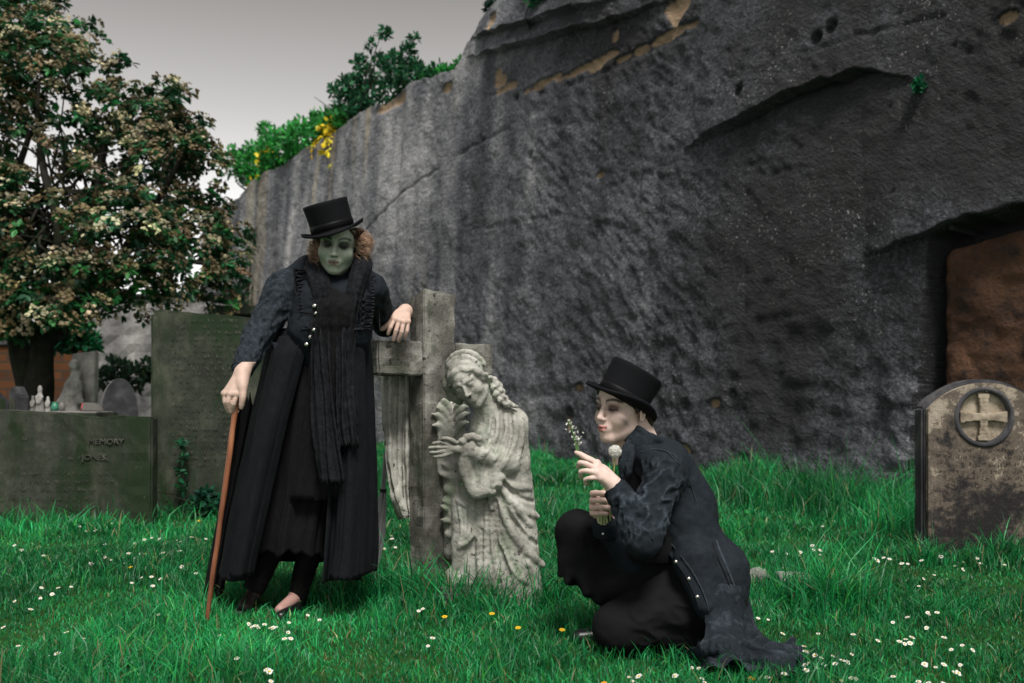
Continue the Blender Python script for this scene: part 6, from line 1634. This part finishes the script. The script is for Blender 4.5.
for px, py in ((661.5, 548), (676, 562), (689, 579), (697.5, 597)):
    bm = bmesh.new(); bmesh.ops.create_uvsphere(bm, u_segments=14, v_segments=8, radius=.0068); bm.transform(Matrix.Translation(onm(px, py, .014)) @ Matrix.Diagonal((1, .55, 1, 1))); bm_obj('button', bm, M_SILVER, man, None, True)
# collar and lapel
vk = Vol(Mp(600, 490, 3.5) - np.array([0, .24, 0]), Mp(680, 420, 3.5) + np.array([0, .24, 0]), .0045)
for t0, t1, r_, dz in ((-.35 * math.pi, 1.15 * math.pi, .010, 0), (-.30 * math.pi, 1.1 * math.pi, .009, .014), (-1, -1, .008, .028), (-1, -1, .008, .044)):
    vk.path([Mp(641, 442, 3.50) + Rm(0, 28, 0) @ np.array([.070 * math.cos(t_), -.072 * math.sin(t_) * 1.0, dz - .012]) for t_ in np.linspace(-2.4, 2.6, 14)], r_, .012, n=3)
vk.path([Mp(627, 443, 3.43), Mp(622, 460, 3.41), Mp(622, 480, 3.42)], [.008, .010, .006], .012, n=4).path([Mp(632, 448, 3.42), Mp(630, 462, 3.40), Mp(628, 476, 3.40)], [.009, .010, .006], .012, n=4)
v, f = vk.mesh(); v += normals(v, f) * (.003 * fbm(v * 30, 3, 4))[:, None]; mk('collar', v, f, M_DENIM, man, True, None, {'worn_and_sheen': .35 + .4 * fbm(v * 20, 2, 5)})
seam([(626, 462), (630, 478), (634, 492)], .8, M_SEAM, 'stitching', .006)
# shirt inside
vq = Vol(Mp(600, 560, 3.5) - np.array([0, .2, 0]), Mp(670, 445, 3.5) + np.array([0, .2, 0]), .006); vq.cap(Mp(648, 466, 3.50), Mp(658, 545, 3.52), .080, .115, .04); v, f = vq.mesh(); mk('shirt', v, f, M_TROUSER, man)
d_ = (EL_N - WR_N) / np.linalg.norm(EL_N - WR_N); cuff_geo(WR_N + d_ * .060, WR_N + d_ * .006, .0445, M_DENIM, man)
cuff_geo(WR_F + np.array([.012, .02, -.05]), WR_F + np.array([.008, .015, -.008]), .045, M_DENIM, man)
bm = bmesh.new(); bmesh.ops.create_uvsphere(bm, u_segments=12, v_segments=8, radius=.005); bm.transform(Matrix.Translation(at(603, 534, 3.385))); bm_obj('button', bm, M_SILVER, man, None, True)
v, f = tube(np.array([at(613.5 + 5.2 * math.cos(t_) * .5 - 4 * math.sin(t_), 487 + 5 * math.sin(t_) , 3.32 - .028 * math.cos(t_)) for t_ in np.linspace(0, 6.28, 24)]), .003, 6); mb = MB().add(v, f[0]); mb.obj('bracelet', M_TRIM, man)
# the coat's hem spread over the grass
gp = lambda px, py, z: np.array([at(px, py, (CAM_Z - z) * F_PX / (py - HY))[0], (CAM_Z - z) * F_PX / (py - HY), z])
rows_ = [[onm(700, 590, -.010), onm(712, 586, -.012), onm(726, 584, -.012), onm(738, 586, -.010), at(744, 590, 3.53)],
         [at(706, 622, 3.275), at(716, 624, 3.25), at(730, 622, 3.29), at(743, 616, 3.39), at(750, 608, 3.51)],
         [gp(701, 645, .10), gp(714, 650, .10), gp(732, 647, .11), gp(748, 638, .10), gp(756, 628, .09)],
         [gp(690, 652, .05), gp(712, 662, .05), gp(738, 664, .055), gp(768, 654, .085), gp(778, 642, .085)],
         [gp(685, 653, .02), gp(706, 674, .03), gp(744, 676, .045), gp(780, 672, .05), gp(801, 666, .055), gp(802, 654, .06), gp(794, 642, .06)]]
T_ = np.linspace(0, 1, 130); RW = []
for q_ in rows_:
    c_ = cspline(np.array(q_), 14); RW.append(np.stack([np.interp(T_, np.linspace(0, 1, len(c_)), c_[:, k]) for k in range(3)], -1))
RW = np.array(RW); g = []
for i in range(130):
    c_ = cspline(RW[:, i], 14); row = []
    for j, x_ in enumerate(c_):
        s_ = j / (len(c_) - 1); am = .030 * sstep(.30, .9, s_); x_ = x_.copy()
        rp_ = math.sin(i * .17 + 1.8 * math.sin(i * .055 + 1) + s_ * 1.6) + .35 * math.sin(i * .43 + 2 + s_ * 2) + .5 * float(noise(np.array([i * .10, s_ * 3, 3.0])))
        x_[2] = max(x_[2] + am * rp_, .010); x_[1] -= .4 * am * rp_ * (1 - s_); row.append(x_)
    g.append(row)
v, f = sheet(np.array(g)); v, f = thick(v, f, .006); nn_ = normals(v, f); k_ = .35 - 1.2 * np.abs(fbm(v * np.array([9, 9, 16]), 3, 12)); v += nn_ * (.006 * k_)[:, None]; mk('coat_hem', v, f, M_DENIM, man, True, None, {'worn_and_sheen': .15 + .5 * sstep(.05, .3, k_)})  # hem ridges paler: wear with painted fold highlights
hp = np.array([g[i][-3] for i in range(0, 130)]) + np.array([0, 0, .006]); v, f = tube(hp, .0026, 5); mb = MB().add(v, f[0]); mb.obj('hem_stitching', M_SEAM, man)
# hair under the brim
vh = Vol(HO - .17, HO + .19, .0035); Hm = lambda x, y, z: HO + HR @ (np.array((x, y, z)) * hs)
vh.ell(Hm(0, .022, .036), np.array((.080, .096, .086)) * hs, HR, .01)
for s_ in (-1, 1):
    vh.cap(Hm(s_ * .072, -.018, .03), Hm(s_ * .074, -.006, -.016), .013, .006, .012); vh.cap(Hm(s_ * .070, .05, .0), Hm(s_ * .058, .068, -.055), .022, .012, .02)
    vh.ell(Hm(s_ * .083, .016, -.014), np.array((.022, .024, .034)) * hs, HR, .006, 's')
    vh.cap(Hm(s_ * .06, -.055, .055), Hm(s_ * .074, -.02, .035), .016, .012, .012)
vh.ell(Hm(0, -.100, .0), np.array((.062, .052, .052)) * hs, HR, .01, 's')
vh.cut(MH_R[:, 2], MH_O + MH_R[:, 2] * .006)
v, f = vh.mesh(); n = normals(v, f); v += n * (.004 * fbm((v - HO) @ HR * np.array([70, 70, 22]), 3, 6))[:, None]
m_hair2 = NT('dark_brown_hair'); m_hair2.bsdf(m_hair2.mix(m_hair2.noise(60, 3, .6, None, (1, 1, .25)), (.006, .005, .004, 1), (.035, .024, .018, 1)), .5, None, .4)
mk('hair', v, f, m_hair2.m, man)
top_hat(man, MH_O, MH_R, .084, .098, .122, .07, .048, .024, M_FELT, M_BAND, .0, .006)

# ------------------------------------------------------------------ what the hands hold
M_STALK = m_plain('green_stalk', (.10, .20, .05), .6, .3); 
sp = empty('flower_sprig', at(579, 456, 3.345), 'sprig of small white blossoms held up to the pursed lips', 'flowers')
mb = MB(); HYs = 3.345
for pts in ([(581, 478), (579.5, 460), (577, 445), (572, 430), (568.5, 421)], [(583, 480), (580.5, 462), (578, 448), (579, 440)], [(579, 462), (576, 448), (574, 438), (573, 432)]):
    v, f = tube(cspline(np.array([at(a, b, HYs) for a, b in pts]), 5), .0022, 6); mb.add(v, f[0]).add(v, f[1])
mb.obj('stem', M_STALK, sp)
rs = np.random.default_rng(5); mb = MB()
blo = [(568.5, 421, 1), (571, 423, .9), (567, 424, .8), (573, 427, .9), (576, 428, .8), (570, 432, .8), (575, 433, 1), (578, 432, .8), (580.5, 437, .9), (572, 437, .8), (577, 438.5, 1.5), (580, 442, 1.1), (575, 443, 1.2), (578, 445, 1.1), (583, 433, .6), (566, 429, .6)]
for px, py, k in blo:
    c0 = at(px, py, HYs + rs.uniform(-.01, .01)); 
    for i in range(6):
        d = rs.normal(size=3); d /= np.linalg.norm(d); R3 = rots(1, d[None], rng=rs)[0]
        q = np.array([[0, 0, 0], [-.45, .5, .1], [.45, .5, .1], [0, 1, .0]]) * .0075 * k; mb.add(c0 + q @ R3.T, np.array([[0, 2, 3, 1]]), tuple(np.array([.80, .80, .74]) * rs.uniform(.8, 1)))
mb.obj('blossom', M_PETAL, sp, False)
dc = empty('dandelion_clock', at(610, 520, 3.40), 'white dandelion seed head on a long stalk held in the lower fist', 'flower')
v, f = tube(cspline(np.array([at(615, 452, 3.395), at(614, 470, 3.395), at(612, 495, 3.395), at(610, 521, 3.39)]), 6), .0026, 8); mb = MB().add(v, f[0]).add(v, f[1]); mb.obj('stalk', m_plain('pale_stalk', (.24, .27, .10), .6, .3), dc)
c0 = at(615, 451.5, 3.395); d = rs.normal(size=(420, 3)); d /= np.linalg.norm(d, axis=1, keepdims=True); mb = MB()
q = np.array([[-.0006, 0, 0], [.0006, 0, 0], [.0006, 0, .021], [-.0006, 0, .021]]); R3 = rots(420, d, rng=rs); V_, F_ = scatter(q, np.array([[0, 1, 2, 3]]), np.tile(c0, (420, 1)), R3, rs.uniform(.9, 1.05, 420)); mb.add(V_, F_[0], (.72, .72, .68))
star = np.array([[0, 0, .017]] + [[.0055 * math.cos(a), .0055 * math.sin(a), .0215] for a in np.linspace(0, 6.28, 9)[:-1]]); fs_ = np.array([[0, 1 + i, 1 + (i + 1) % 8] for i in range(0, 8, 2)]); V_, F_ = scatter(star, fs_, np.tile(c0, (420, 1)), R3, rs.uniform(.9, 1.05, 420)); mb.add(V_, F_[0], (.74, .74, .70))
mb.obj('seed_head', M_PETAL, dc, False)
bm = bmesh.new(); bmesh.ops.create_uvsphere(bm, u_segments=12, v_segments=8, radius=.006); bm.transform(Matrix.Translation(c0)); bm_obj('core', bm, M_STALK, dc, None, True)
st = empty('cut_stems', at(602, 520, 3.42), 'bundle of pale green cut stems poking below the lower fist', 'stems'); 
for i, (a, b) in enumerate((((604, 488), (601, 524)), ((606, 489), (604, 525)), ((602, 490), (598.5, 522)), ((605, 488), (607, 523)))):
    v, f = tube(np.array([at(a[0], a[1], 3.425), at(b[0], b[1], 3.425 + .006 * (i % 2))]), .0042, 8); mb = MB().add(v, f[0]).add(v, f[1]); mb.obj('stem', m_plain('pale_cut_stem', (.28, .34, .16), .6, .3), st)
